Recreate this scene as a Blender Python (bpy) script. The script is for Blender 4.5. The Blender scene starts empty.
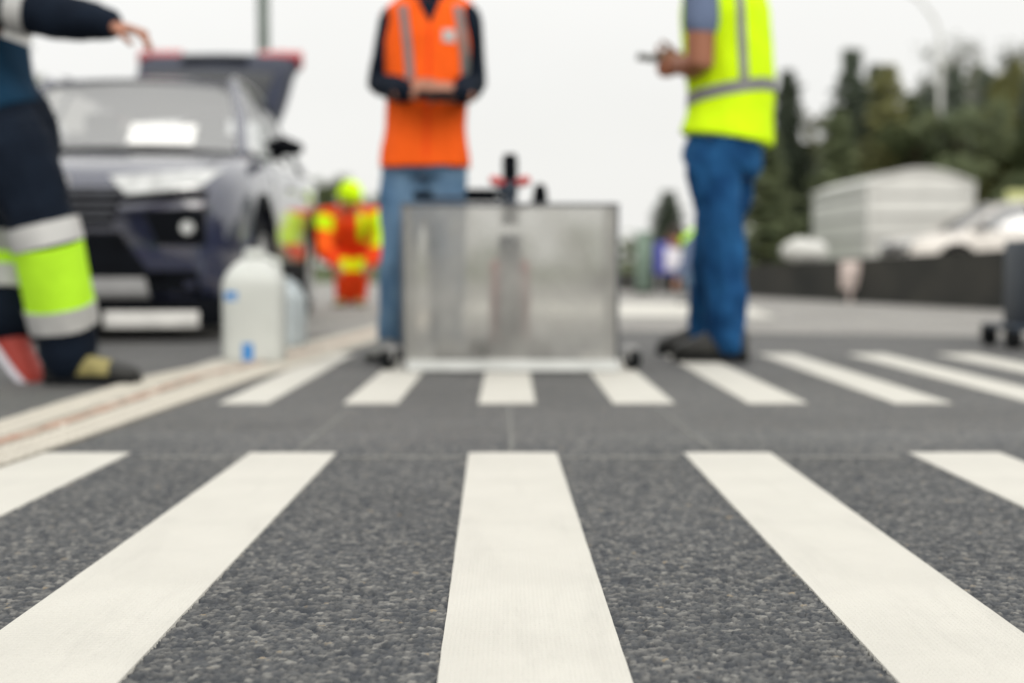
import bpy, bmesh, math, random
from mathutils import Vector, Matrix, noise
from mathutils.bvhtree import BVHTree
R = math.radians
V = Vector
random.seed(7)
S = bpy.context.scene
COL = S.collection

# ------------------------------------------------------------------ camera
F_PX = 1422.0
PITCH = math.atan((341.5 - 265.0) / F_PX)
YAW = -0.0021
CAMZ = 0.40
cd = bpy.data.cameras.new('camera')
cam = bpy.data.objects.new('camera', cd)
COL.objects.link(cam)
cam.location = (0, 0, CAMZ)
cam.rotation_euler = (R(90) - PITCH, 0, YAW)
cd.sensor_width = 36.0
cd.lens = F_PX / 1024 * 36.0
cd.clip_start = 0.02
cd.clip_end = 3000
cd.dof.use_dof = True
cd.dof.focus_distance = 1.60
cd.dof.aperture_fstop = 2.5
cd.dof.aperture_blades = 9
S.camera = cam
_M = cam.rotation_euler.to_matrix()

def P(px, py, Y):
    """world point seen at a pixel, at distance Y along the road (used for surveying the photo)"""
    d = _M @ V(((px - 512) / F_PX, (341.5 - py) / F_PX, -1))
    d *= Y / d.y
    return V((d.x, Y, CAMZ + d.z))

def G(px, py):
    d = _M @ V(((px - 512) / F_PX, (341.5 - py) / F_PX, -1))
    d *= -CAMZ / d.z
    return V((d.x, d.y, 0))

# ------------------------------------------------------------------ world and light
W = bpy.data.worlds.new('World'); S.world = W; W.use_nodes = True
nt = W.node_tree; nt.nodes.clear()
def N(tree, t, **k):
    n = tree.nodes.new(t)
    for a, b in k.items():
        if a in n.inputs: n.inputs[a].default_value = b
        else: setattr(n, a, b)
    return n
sun_el, sun_az = R(36), R(158)          # azimuth clockwise from +Y (ahead): behind right shoulder
sky = N(nt, 'ShaderNodeTexSky', sky_type='NISHITA', sun_disc=False)
sky.sun_elevation = sun_el; sky.sun_rotation = sun_az
sky.air_density = 1.0; sky.dust_density = 3.0
tc = N(nt, 'ShaderNodeTexCoord')
cl = N(nt, 'ShaderNodeTexNoise'); cl.inputs['Scale'].default_value = 2.2; cl.inputs['Detail'].default_value = 5
mp = N(nt, 'ShaderNodeMapping'); mp.inputs['Scale'].default_value = (1, 1, 2.6)
nt.links.new(tc.outputs['Generated'], mp.inputs[0]); nt.links.new(mp.outputs[0], cl.inputs['Vector'])
cr = N(nt, 'ShaderNodeValToRGB')
cr.color_ramp.elements[0].position = .3; cr.color_ramp.elements[0].color = (.885, .88, .85, 1)
cr.color_ramp.elements[1].position = .7; cr.color_ramp.elements[1].color = (.945, .94, .915, 1)
nt.links.new(cl.outputs['Fac'], cr.inputs[0])
sx = N(nt, 'ShaderNodeSeparateXYZ'); nt.links.new(tc.outputs['Generated'], sx.inputs[0])
gr = N(nt, 'ShaderNodeMapRange'); gr.inputs[1].default_value = .12; gr.inputs[2].default_value = 1.0; gr.inputs[3].default_value = 10.4; gr.inputs[4].default_value = 16.5
nt.links.new(sx.outputs['Z'], gr.inputs[0])
sc_ = N(nt, 'ShaderNodeVectorMath', operation='SCALE'); nt.links.new(gr.outputs[0], sc_.inputs['Scale'])
nt.links.new(cr.outputs[0], sc_.inputs[0])
mx = N(nt, 'ShaderNodeMix', data_type='RGBA'); mx.inputs[0].default_value = .95
nt.links.new(sky.outputs[0], mx.inputs[6]); nt.links.new(sc_.outputs[0], mx.inputs[7])
bg = N(nt, 'ShaderNodeBackground'); bg.inputs['Strength'].default_value = .1
nt.links.new(mx.outputs[2], bg.inputs[0])
wo = N(nt, 'ShaderNodeOutputWorld'); nt.links.new(bg.outputs[0], wo.inputs[0])
sl = bpy.data.lights.new('sun', 'SUN'); sl.energy = 1.5; sl.angle = R(45); sl.color = (1, .96, .9)
so = bpy.data.objects.new('sun', sl); COL.objects.link(so)
sd = V((math.sin(sun_az) * math.cos(sun_el), math.cos(sun_az) * math.cos(sun_el), math.sin(sun_el)))
so.rotation_euler = (-sd).to_track_quat('-Z', 'Y').to_euler()
so.location = (5, -5, 12)
S.view_settings.view_transform = 'Standard'; S.view_settings.look = 'None'
S.view_settings.exposure = 0; S.view_settings.gamma = 1
S.render.engine = 'CYCLES'
S.cycles.use_denoising = True
S.cycles.max_bounces = 8; S.cycles.transparent_max_bounces = 16
S.cycles.caustics_refractive = False; S.cycles.caustics_reflective = False
S.cycles.sample_clamp_indirect = 6

# ------------------------------------------------------------------ materials
def mat(name, col, rough=.6, metal=0, spec=None, var=.12, vscale=6, bump=0, bscale=80, coat=0, col2=None, stretch=(1, 1, 1), sheen=0):
    m = bpy.data.materials.new(name); m.use_nodes = True
    t = m.node_tree; b = t.nodes['Principled BSDF']
    if spec is None: spec = .12 if rough >= .74 else .4
    b.inputs['Roughness'].default_value = rough; b.inputs['Metallic'].default_value = metal
    b.inputs['Specular IOR Level'].default_value = spec
    b.inputs['Coat Weight'].default_value = coat; b.inputs['Coat Roughness'].default_value = .04
    if sheen: b.inputs['Sheen Weight'].default_value = sheen
    tc = N(t, 'ShaderNodeTexCoord'); mpn = N(t, 'ShaderNodeMapping'); mpn.inputs['Scale'].default_value = stretch
    t.links.new(tc.outputs['Object'], mpn.inputs[0])
    nz = N(t, 'ShaderNodeTexNoise'); nz.inputs['Scale'].default_value = vscale; nz.inputs['Detail'].default_value = 6
    t.links.new(mpn.outputs[0], nz.inputs['Vector'])
    rp = N(t, 'ShaderNodeValToRGB')
    c2 = col2 or tuple(min(1, c * (1 + var)) for c in col)
    c1 = col if col2 else tuple(c * (1 - var) for c in col)
    rp.color_ramp.elements[0].position = .33; rp.color_ramp.elements[0].color = (*c1, 1)
    rp.color_ramp.elements[1].position = .67; rp.color_ramp.elements[1].color = (*c2, 1)
    t.links.new(nz.outputs['Fac'], rp.inputs[0]); t.links.new(rp.outputs[0], b.inputs['Base Color'])
    if bump:
        n2 = N(t, 'ShaderNodeTexNoise'); n2.inputs['Scale'].default_value = bscale; n2.inputs['Detail'].default_value = 4
        t.links.new(mpn.outputs[0], n2.inputs['Vector'])
        bp = N(t, 'ShaderNodeBump'); bp.inputs['Strength'].default_value = bump; bp.inputs['Distance'].default_value = .01
        t.links.new(n2.outputs['Fac'], bp.inputs['Height']); t.links.new(bp.outputs[0], b.inputs['Normal'])
    return m

def asphalt(name, dark, mid, light, tone=1.0, bumpk=.9):
    m = bpy.data.materials.new(name); m.use_nodes = True
    t = m.node_tree; b = t.nodes['Principled BSDF']; L = t.links.new
    tc = N(t, 'ShaderNodeTexCoord')
    v1 = N(t, 'ShaderNodeTexVoronoi'); v1.inputs['Scale'].default_value = 150; v1.inputs['Randomness'].default_value = 1
    v2 = N(t, 'ShaderNodeTexVoronoi'); v2.inputs['Scale'].default_value = 330
    wn = N(t, 'ShaderNodeTexNoise'); wn.inputs['Scale'].default_value = 260; wn.inputs['Detail'].default_value = 3
    wv = N(t, 'ShaderNodeMix', data_type='VECTOR'); wv.inputs[0].default_value = .006
    L(tc.outputs['Object'], wv.inputs[4]); L(wn.outputs['Color'], wv.inputs[5])
    L(tc.outputs['Object'], wn.inputs['Vector'])
    L(wv.outputs[1], v1.inputs['Vector']); L(wv.outputs[1], v2.inputs['Vector'])
    # stone colour per cell
    r1 = N(t, 'ShaderNodeValToRGB'); r1.color_ramp.interpolation = 'LINEAR'
    e = r1.color_ramp.elements
    e[0].position = 0; e[0].color = (*dark, 1)
    e[1].position = 1; e[1].color = (light[0] * 1.15, light[1] * 1.0, light[2] * .78, 1)
    for p, c in ((.3, mid), (.62, mid), (.8, light), (.93, tuple(x * 1.12 for x in light))):
        n = e.new(p); n.color = (*c, 1)
    sep = N(t, 'ShaderNodeSeparateColor'); L(v1.outputs['Color'], sep.inputs[0]); L(sep.outputs[0], r1.inputs[0])
    # gaps between the stones
    gp = N(t, 'ShaderNodeMapRange'); gp.inputs[1].default_value = .52; gp.inputs[2].default_value = .9
    L(v1.outputs['Distance'], gp.inputs[0])
    m1 = N(t, 'ShaderNodeMix', data_type='RGBA'); L(gp.outputs[0], m1.inputs[0]); L(r1.outputs[0], m1.inputs[6])
    m1.inputs[7].default_value = (dark[0] * .45, dark[1] * .5, dark[2] * .65, 1)
    # binder holes
    hn = N(t, 'ShaderNodeTexNoise'); hn.inputs['Scale'].default_value = 95; hn.inputs['Detail'].default_value = 2
    L(tc.outputs['Object'], hn.inputs['Vector'])
    hr = N(t, 'ShaderNodeMapRange'); hr.inputs[1].default_value = .56; hr.inputs[2].default_value = .68
    L(hn.outputs['Fac'], hr.inputs[0])
    m2 = N(t, 'ShaderNodeMix', data_type='RGBA'); L(m1.outputs[2], m2.inputs[6])
    m2.inputs[7].default_value = (dark[0] * .5, dark[1] * .55, dark[2] * .72, 1)
    hm = N(t, 'ShaderNodeMath', operation='MULTIPLY'); hm.inputs[1].default_value = .75
    L(hr.outputs[0], hm.inputs[0]); L(hm.outputs[0], m2.inputs[0])
    # big slow wear patches
    bn = N(t, 'ShaderNodeTexNoise'); bn.inputs['Scale'].default_value = 1.3; bn.inputs['Detail'].default_value = 7; bn.inputs['Roughness'].default_value = .65
    L(tc.outputs['Object'], bn.inputs['Vector'])
    br = N(t, 'ShaderNodeMapRange'); br.inputs[1].default_value = .3; br.inputs[2].default_value = .7
    br.inputs[3].default_value = .82 * tone; br.inputs[4].default_value = 1.2 * tone
    L(bn.outputs['Fac'], br.inputs[0])
    vm = N(t, 'ShaderNodeVectorMath', operation='SCALE'); L(m2.outputs[2], vm.inputs[0]); L(br.outputs[0], vm.inputs['Scale'])
    L(vm.outputs[0], b.inputs['Base Color'])
    b.inputs['Roughness'].default_value = .72; b.inputs['Specular IOR Level'].default_value = .45
    hh = N(t, 'ShaderNodeMath', operation='SUBTRACT'); hh.inputs[0].default_value = 1; L(v1.outputs['Distance'], hh.inputs[1])
    h2 = N(t, 'ShaderNodeMath', operation='SUBTRACT'); L(hh.outputs[0], h2.inputs[0]); L(hm.outputs[0], h2.inputs[1])
    h3 = N(t, 'ShaderNodeMath', operation='MULTIPLY_ADD'); h3.inputs[1].default_value = -.25
    L(v2.outputs['Distance'], h3.inputs[0]); L(h2.outputs[0], h3.inputs[2])
    bp = N(t, 'ShaderNodeBump'); bp.inputs['Strength'].default_value = bumpk; bp.inputs['Distance'].default_value = .0035
    L(h3.outputs[0], bp.inputs['Height']); L(bp.outputs[0], b.inputs['Normal'])
    return m

def paint(name, col, ribs=True):
    m = bpy.data.materials.new(name); m.use_nodes = True
    t = m.node_tree; b = t.nodes['Principled BSDF']; L = t.links.new
    tc = N(t, 'ShaderNodeTexCoord')
    n1 = N(t, 'ShaderNodeTexNoise'); n1.inputs['Scale'].default_value = 5; n1.inputs['Detail'].default_value = 8
    n2 = N(t, 'ShaderNodeTexNoise'); n2.inputs['Scale'].default_value = 420; n2.inputs['Detail'].default_value = 2
    L(tc.outputs['Object'], n1.inputs['Vector']); L(tc.outputs['Object'], n2.inputs['Vector'])
    r = N(t, 'ShaderNodeValToRGB')
    r.color_ramp.elements[0].position = .25; r.color_ramp.elements[0].color = (*[c * .9 for c in col], 1)
    r.color_ramp.elements[1].position = .6; r.color_ramp.elements[1].color = (*col, 1)
    L(n1.outputs['Fac'], r.inputs[0])
    # specks of grit
    r2 = N(t, 'ShaderNodeMapRange'); r2.inputs[1].default_value = .66; r2.inputs[2].default_value = .78
    L(n2.outputs['Fac'], r2.inputs[0])
    m1 = N(t, 'ShaderNodeMix', data_type='RGBA'); L(r.outputs[0], m1.inputs[6]); m1.inputs[7].default_value = (*[c * .72 for c in col], 1)
    L(r2.outputs[0], m1.inputs[0])
    mp_ = N(t, 'ShaderNodeMapping'); mp_.inputs['Scale'].default_value = (9, 1.1, 1); L(tc.outputs['Object'], mp_.inputs[0])
    n3 = N(t, 'ShaderNodeTexNoise'); n3.inputs['Scale'].default_value = 1.7; n3.inputs['Detail'].default_value = 7; n3.inputs['Roughness'].default_value = .7; L(mp_.outputs[0], n3.inputs['Vector'])
    r3 = N(t, 'ShaderNodeMapRange'); r3.inputs[1].default_value = .52; r3.inputs[2].default_value = .80; r3.inputs[4].default_value = .16; L(n3.outputs['Fac'], r3.inputs[0])
    m3 = N(t, 'ShaderNodeMix', data_type='RGBA'); L(r3.outputs[0], m3.inputs[0]); L(m1.outputs[2], m3.inputs[6]); m3.inputs[7].default_value = (.16, .155, .145, 1)
    L(m3.outputs[2], b.inputs['Base Color'])
    b.inputs['Roughness'].default_value = .6; b.inputs['Specular IOR Level'].default_value = .4
    wv = N(t, 'ShaderNodeTexWave', wave_type='BANDS', bands_direction='X'); wv.inputs['Scale'].default_value = 62
    wv.inputs['Distortion'].default_value = 1.2; wv.inputs['Detail'].default_value = 2; wv.inputs['Detail Scale'].default_value = 8
    L(tc.outputs['Object'], wv.inputs['Vector'])
    ad = N(t, 'ShaderNodeMath', operation='MULTIPLY_ADD'); ad.inputs[1].default_value = .5
    w2 = N(t, 'ShaderNodeTexWave', wave_type='BANDS', bands_direction='Y'); w2.inputs['Scale'].default_value = 34
    w2.inputs['Distortion'].default_value = 3; w2.inputs['Detail'].default_value = 2; L(tc.outputs['Object'], w2.inputs['Vector'])
    wm = N(t, 'ShaderNodeMath', operation='MULTIPLY'); L(wv.outputs['Fac'], wm.inputs[0]); L(w2.outputs['Fac'], wm.inputs[1])
    L(wm.outputs[0], ad.inputs[0]); L(n2.outputs['Fac'], ad.inputs[2])
    bp = N(t, 'ShaderNodeBump'); bp.inputs['Strength'].default_value = .6; bp.inputs['Distance'].default_value = .0018
    L(ad.outputs[0], bp.inputs['Height']); L(bp.outputs[0], b.inputs['Normal'])
    return m

def glass(name, tint=(.8, .84, .84), ior=1.7, rough=.02):
    m = bpy.data.materials.new(name); m.use_nodes = True
    t = m.node_tree; t.nodes.remove(t.nodes['Principled BSDF']); L = t.links.new
    out = [n for n in t.nodes if n.type == 'OUTPUT_MATERIAL'][0]
    fr = N(t, 'ShaderNodeFresnel'); fr.inputs['IOR'].default_value = ior
    tr = N(t, 'ShaderNodeBsdfTransparent'); tr.inputs[0].default_value = (*tint, 1)
    nz = N(t, 'ShaderNodeTexNoise'); nz.inputs['Scale'].default_value = 3
    mr = N(t, 'ShaderNodeMapRange'); mr.inputs[3].default_value = rough; mr.inputs[4].default_value = rough + .04
    L(nz.outputs['Fac'], mr.inputs[0])
    gl = N(t, 'ShaderNodeBsdfGlossy'); L(mr.outputs[0], gl.inputs['Roughness'])
    mxx = N(t, 'ShaderNodeMath', operation='MAXIMUM'); mxx.inputs[1].default_value = .42; L(fr.outputs[0], mxx.inputs[0])
    ms = N(t, 'ShaderNodeMixShader'); L(mxx.outputs[0], ms.inputs[0]); L(tr.outputs[0], ms.inputs[1]); L(gl.outputs[0], ms.inputs[2])
    L(ms.outputs[0], out.inputs[0])
    return m

def frosted(name):
    m = bpy.data.materials.new(name); m.use_nodes = True
    t = m.node_tree; t.nodes.remove(t.nodes['Principled BSDF']); L = t.links.new
    out = [n for n in t.nodes if n.type == 'OUTPUT_MATERIAL'][0]
    tc = N(t, 'ShaderNodeTexCoord')
    mp_ = N(t, 'ShaderNodeMapping'); mp_.inputs['Scale'].default_value = (2.2, 2.2, 1.6); L(tc.outputs['Object'], mp_.inputs[0])
    nz = N(t, 'ShaderNodeTexNoise'); nz.inputs['Scale'].default_value = 3; nz.inputs['Detail'].default_value = 7
    L(mp_.outputs[0], nz.inputs['Vector'])
    rp = N(t, 'ShaderNodeMapRange'); rp.inputs[1].default_value = .3; rp.inputs[2].default_value = .7; rp.inputs[3].default_value = .30; rp.inputs[4].default_value = .58
    L(nz.outputs['Fac'], rp.inputs[0])
    gl = N(t, 'ShaderNodeBsdfGlass'); gl.inputs['Roughness'].default_value = .16; gl.inputs['IOR'].default_value = 1.12
    gl.inputs['Color'].default_value = (.97, .97, .95, 1)
    df = N(t, 'ShaderNodeBsdfDiffuse'); df.inputs[0].default_value = (.70, .69, .66, 1)
    tl = N(t, 'ShaderNodeBsdfTranslucent'); tl.inputs[0].default_value = (.76, .755, .73, 1)
    m1 = N(t, 'ShaderNodeMixShader'); m1.inputs[0].default_value = .4; L(df.outputs[0], m1.inputs[1]); L(tl.outputs[0], m1.inputs[2])
    m2 = N(t, 'ShaderNodeMixShader'); L(rp.outputs[0], m2.inputs[0]); L(gl.outputs[0], m2.inputs[1]); L(m1.outputs[0], m2.inputs[2])
    L(m2.outputs[0], out.inputs[0])
    return m

def leafmat(name, c1, c2):
    m = mat(name, c1, rough=.7, col2=c2, vscale=1.1, spec=.25)
    return m

M = {}
M['asphalt'] = asphalt('asphalt', (.056, .060, .065), (.122, .122, .118), (.185, .18, .17))
M['grazing_asphalt'] = asphalt('grazing_asphalt', (.23, .224, .205), (.335, .32, .292), (.42, .40, .365))  # paler base colour stands in for grazing reflection on the distant road
M['paint'] = paint('white_paint', (.615, .597, .542))
M['cream'] = paint('cream_paint', (.30, .275, .23))
M['rib'] = paint('cream_rib', (.56, .525, .455))
M['chalk'] = mat('chalk', (.18, .18, .172), .9, var=.35, vscale=60)
M['redline'] = mat('red_line', (.50, .26, .19), .8, col2=(.56, .46, .38), vscale=16)
M['navy'] = mat('navy_paint', (.009, .014, .050), .36, metal=.1, coat=1, var=.1)
M['navy'].node_tree.nodes['Principled BSDF'].inputs['Coat IOR'].default_value = 2.15
M['navy'].node_tree.nodes['Principled BSDF'].inputs['Coat Roughness'].default_value = .07
M['navy_gate'] = mat('navy_gate_paint', (.016, .021, .042), .5, spec=.2, var=.1)
M['darkglass'] = mat('dark_rear_glass', (.008, .010, .013), .12, spec=.4)
M['white_car'] = mat('white_car_paint', (.66, .62, .57), .35, coat=1, var=.04)
M['orange_stripe'] = mat('orange_stripe', (.72, .28, .10), .4)
M['black'] = mat('black_plastic', (.004, .005, .007), .7, var=.3, bump=.1, spec=.06)
M['rubber'] = mat('rubber', (.010, .011, .012), .8, var=.3, bump=.2)
M['darkint'] = mat('dark_interior', (.03, .032, .036), .8)
M['headliner'] = mat('headliner', (.55, .55, .52), .9)
M['grillegrey'] = mat('grille_grey', (.10, .105, .12), .5, metal=.3)
M['silver'] = mat('silver', (.50, .50, .50), .32, metal=.85)
M['dullsilver'] = mat('dull_silver', (.36, .36, .36), .5, metal=.4)
M['brightlip'] = mat('bright_lip', (.72, .71, .68), .4, metal=.1)
M['lens'] = mat('headlight_lens', (.55, .56, .55), .12, metal=.55, coat=1, var=.3, vscale=9)
M['redlens'] = mat('red_lens', (.42, .015, .02), .2, coat=1)
M['glass'] = glass('car_glass', (.86, .88, .87), 2.6)
M['paper'] = mat('paper', (.85, .85, .83), .8, var=.04)
M['frost'] = frosted('frosted_sheet')
M['alu'] = mat('grey_frame', (.11, .115, .125), .45, metal=.5)
M['tray'] = mat('tray_metal', (.56, .57, .55), .5, metal=.1)
M['hdpe'] = mat('white_canister', (.60, .62, .59), .42, var=.05, bump=.1, bscale=14)
M['hdpe2'] = mat('bluish_canister', (.50, .56, .58), .42, var=.06)
M['blue'] = mat('blue_ink', (.03, .24, .62), .5)
M['red'] = mat('red_plastic', (.55, .035, .03), .45)
M['skin'] = mat('skin', (.36, .16, .10), .5, var=.12, vscale=14)
M['skin_tan'] = mat('tanned_skin', (.30, .115, .06), .5, var=.12, vscale=14)
M['hair'] = mat('hair', (.03, .02, .015), .6, bump=.6, bscale=90)
M['orange'] = mat('orange_fabric', (.98, .125, .012), .8, var=.06, vscale=9, bump=.35, bscale=30)
M['orange2'] = mat('orange_red_fabric', (.88, .07, .012), .8, var=.1, vscale=9, bump=.35, bscale=30)
M['lime'] = mat('lime_fabric', (.66, .96, .008), .8, var=.05, vscale=9, bump=.35, bscale=30)
M['limegreen'] = mat('lime_green_fabric', (.50, .90, .035), .8, var=.06, vscale=9, bump=.35, bscale=30)
M['retro'] = mat('reflective_tape', (.22, .22, .22), .45, metal=.3)
M['retro_pale'] = mat('pale_reflective_tape', (.48, .48, .47), .5, metal=.1)
M['jeans'] = mat('blue_denim', (.006, .040, .125), .85, col2=(.020, .105, .26), vscale=7, bump=.5, bscale=26)
M['jeans_pale'] = mat('faded_denim', (.06, .13, .24), .85, col2=(.15, .25, .37), vscale=7, bump=.5, bscale=26)
M['navycloth'] = mat('navy_workwear', (.004, .007, .014), .85, col2=(.008, .014, .026), vscale=7, bump=.5, bscale=24)
M['tealcloth'] = mat('blue_workwear', (.006, .030, .062), .85, var=.2, vscale=7, bump=.5, bscale=24)
M['bluegrey'] = mat('blue_grey_cotton', (.14, .18, .28), .9, var=.1, bump=.3, bscale=40)
M['boot'] = mat('dark_leather', (.022, .022, .020), .5, var=.4, vscale=20, bump=.3)
M['redshoe'] = mat('red_shoe', (.42, .05, .035), .6, var=.2)
M['khaki'] = mat('khaki_leather', (.30, .26, .10), .6, var=.2, vscale=20)
M['shoe_grey'] = mat('grey_shoe', (.22, .22, .21), .7)
M['yellow'] = mat('yellow_plastic', (.58, .60, .26), .5)
M['darkwall'] = mat('dark_concrete', (.032, .033, .031), .9, col2=(.055, .053, .047), vscale=2.2, bump=.5, bscale=12)
M['trailer'] = mat('trailer_white', (.60, .60, .57), .5, var=.06, vscale=1.5)
M['trailerline'] = mat('trailer_seam', (.22, .22, .21), .6)
M['bark'] = mat('bark', (.06, .045, .032), .9, var=.3, bump=.8, bscale=14)
M['conifer'] = leafmat('conifer_needles', (.090, .115, .085), (.145, .175, .125))
M['olive'] = leafmat('olive_leaves', (.175, .18, .065), (.24, .24, .10))
M['green'] = leafmat('green_leaves', (.10, .13, .065), (.16, .185, .09))
M['greyleaf'] = leafmat('grey_green_leaves', (.13, .14, .11), (.22, .225, .19))
M['polegrey'] = mat('pole_grey', (.16, .19, .17), .5, metal=.3)
M['lamppole'] = mat('lamp_post_grey', (.68, .68, .66), .5, metal=.1)
M['steelblue'] = mat('blue_grey_steel', (.028, .040, .058), .5, metal=.3)
M['signblue'] = mat('sign_blue', (.07, .08, .34), .5)
M['signwhite'] = mat('sign_white', (.72, .70, .76), .5)
M['greygreen'] = mat('grey_green_panel', (.20, .28, .22), .6)
M['grass'] = mat('verge_grass', (.05, .075, .025), .9, col2=(.10, .12, .05), vscale=.8)
M['pink'] = mat('pale_plate', (.62, .52, .48), .5)

# ------------------------------------------------------------------ mesh helpers
class MB:
    def __init__(s): s.v = []; s.f = []
    def add(s, vs, fs):
        o = len(s.v); s.v += [V(x) for x in vs]; s.f += [tuple(i + o for i in f) for f in fs]; return s
    def box(s, c, d, rot=None):
        c = V(c); h = V(d) / 2; vs = []
        for x in (-1, 1):
            for y in (-1, 1):
                for z in (-1, 1):
                    p = V((x * h.x, y * h.y, z * h.z))
                    vs.append(c + (rot @ p if rot else p))
        return s.add(vs, [(0, 1, 3, 2), (4, 6, 7, 5), (0, 4, 5, 1), (2, 3, 7, 6), (0, 2, 6, 4), (1, 5, 7, 3)])
    def loft(s, rings, caps=True, closed=True):
        n = len(rings[0]); vs = [p for r in rings for p in r]; fs = []
        for i in range(len(rings) - 1):
            for j in range(n if closed else n - 1):
                k = (j + 1) % n
                fs.append((i * n + j, i * n + k, (i + 1) * n + k, (i + 1) * n + j))
        if caps and closed:
            fs.append(tuple(range(n - 1, -1, -1))); fs.append(tuple((len(rings) - 1) * n + j for j in range(n)))
        return s.add(vs, fs)
    def tube(s, pts, rad, n=12, up=None, ratio=1.0, round_ends=False):
        pts = [V(p) for p in pts]; rad = list(rad) if hasattr(rad, '__len__') else [rad] * len(pts)
        rat = list(ratio) if hasattr(ratio, '__len__') else [ratio] * len(pts)
        if round_ends:
            d0 = (pts[0] - pts[1]).normalized(); d1 = (pts[-1] - pts[-2]).normalized()
            a = [(pts[0] + d0 * rad[0] * math.sin(t), rad[0] * math.cos(t), rat[0]) for t in (1.35, .95, .5)]
            b = [(pts[-1] + d1 * rad[-1] * math.sin(t), rad[-1] * math.cos(t), rat[-1]) for t in (.5, .95, 1.35)]
            pts = [x[0] for x in a] + pts + [x[0] for x in b]
            rad = [x[1] for x in a] + rad + [x[1] for x in b]; rat = [x[2] for x in a] + rat + [x[2] for x in b]
        rings = []; prev = None
        for i, p in enumerate(pts):
            t = (pts[min(i + 1, len(pts) - 1)] - pts[max(i - 1, 0)]).normalized()
            if up is not None:
                a = V(up); a = (a - t * a.dot(t))
            elif prev is None:
                a = t.orthogonal()
            else:
                a = prev - t * prev.dot(t)
            a.normalize(); prev = a; b = t.cross(a)
            rings.append([p + b * rad[i] * math.cos(2 * math.pi * k / n) + a * rad[i] * rat[i] * math.sin(2 * math.pi * k / n) for k in range(n)])
        return s.loft(rings)
    def ball(s, c, r, n=12, m=8):
        c = V(c); r = V(r) if hasattr(r, '__len__') else V((r, r, r))
        rings = []
        for i in range(m + 1):
            t = -math.pi / 2 + math.pi * (i * .96 + .02 * m) / m
            rings.append([c + V((r.x * math.cos(t) * math.cos(2 * math.pi * k / n), r.y * math.cos(t) * math.sin(2 * math.pi * k / n), r.z * math.sin(t))) for k in range(n)])
        return s.loft(rings)
    def mesh(s, name):
        me = bpy.data.meshes.new(name); me.from_pydata([tuple(p) for p in s.v], [], s.f)
        bm = bmesh.new(); bm.from_mesh(me); bmesh.ops.recalc_face_normals(bm, faces=bm.faces); bm.to_mesh(me); bm.free()
        return me

def evalmesh(o):
    bpy.context.view_layer.update()
    dg = bpy.context.evaluated_depsgraph_get()
    return bpy.data.meshes.new_from_object(o.evaluated_get(dg))

def process(me, mods):
    o = bpy.data.objects.new('tmp', me); COL.objects.link(o)
    for t, kw in mods:
        m = o.modifiers.new(t, t)
        for a, b in kw.items(): setattr(m, a, b)
    r = evalmesh(o); bpy.data.objects.remove(o)
    return r

def tag(o, label=None, cat=None, group=None, kind=None):
    if label: o['label'] = label
    if cat: o['category'] = cat
    if group: o['group'] = group
    if kind: o['kind'] = kind
    return o

def link(name, me, m, parent=None, smooth=40, off=None):
    me.name = name
    if off is not None:
        me.transform(Matrix.Translation(-V(off)))
    me.materials.clear(); me.materials.append(m)
    if smooth:
        me.polygons.foreach_set('use_smooth', [True] * len(me.polygons))
        if smooth < 180: me.set_sharp_from_angle(angle=R(smooth))
    o = bpy.data.objects.new(name, me); COL.objects.link(o)
    if parent: o.parent = parent
    return o

def make(name, mb, m, parent=None, bevel=0, smooth=40, local=False, seg=2):
    """one mesh object; with a parent, world coordinates become local unless local=True"""
    me = mb.mesh(name) if isinstance(mb, MB) else mb
    if bevel: me = process(me, [('BEVEL', dict(width=bevel, segments=seg, limit_method='ANGLE', angle_limit=R(35)))])
    off = None
    if parent and not local:
        r = parent; off = V((0, 0, 0))
        while r is not None: off += r.location; r = r.parent
    return link(name, me, m, parent, smooth, off)

def centred(name, mb, m, base, label, cat, group=None, bevel=0, smooth=40):
    me = mb.mesh(name)
    if bevel: me = process(me, [('BEVEL', dict(width=bevel, segments=2, limit_method='ANGLE', angle_limit=R(35)))])
    o = link(name, me, m, None, smooth, V(base)); o.location = base
    return tag(o, label, cat, group)

def empty(name, loc, label, cat, group=None, rz=0):
    o = bpy.data.objects.new(name, None); COL.objects.link(o); o.location = loc; o.rotation_euler = (0, 0, rz)
    o.empty_display_size = .2
    return tag(o, label, cat, group)

def solid(me, voxel, smooth=4):
    """several closed overlapping shapes become one continuous surface"""
    return process(me, [('REMESH', dict(mode='VOXEL', voxel_size=voxel, use_smooth_shade=True)), ('SMOOTH', dict(factor=.5, iterations=smooth))])

def wrinkle(me, amp, freq, stretch=(1, 1, .6), seed=0):
    ns = [v.normal.copy() for v in me.vertices]
    for v, n in zip(me.vertices, ns):
        q = V((v.co.x * freq * stretch[0] + seed, v.co.y * freq * stretch[1], v.co.z * freq * stretch[2]))
        d = noise.noise(q) + .5 * noise.noise(q * 2.3 + V((5, 1, 2)))
        d += .35 * (1 - 2 * abs(noise.noise(q * 1.4 + V((9, 9, 9)))))
        v.co += n * amp * d
    me.update(); return me

def bvh_of(me, off=None):
    vs = [v.co.copy() + (off or V((0, 0, 0))) for v in me.vertices]
    return BVHTree.FromPolygons(vs, [tuple(p.vertices) for p in me.polygons])

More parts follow.
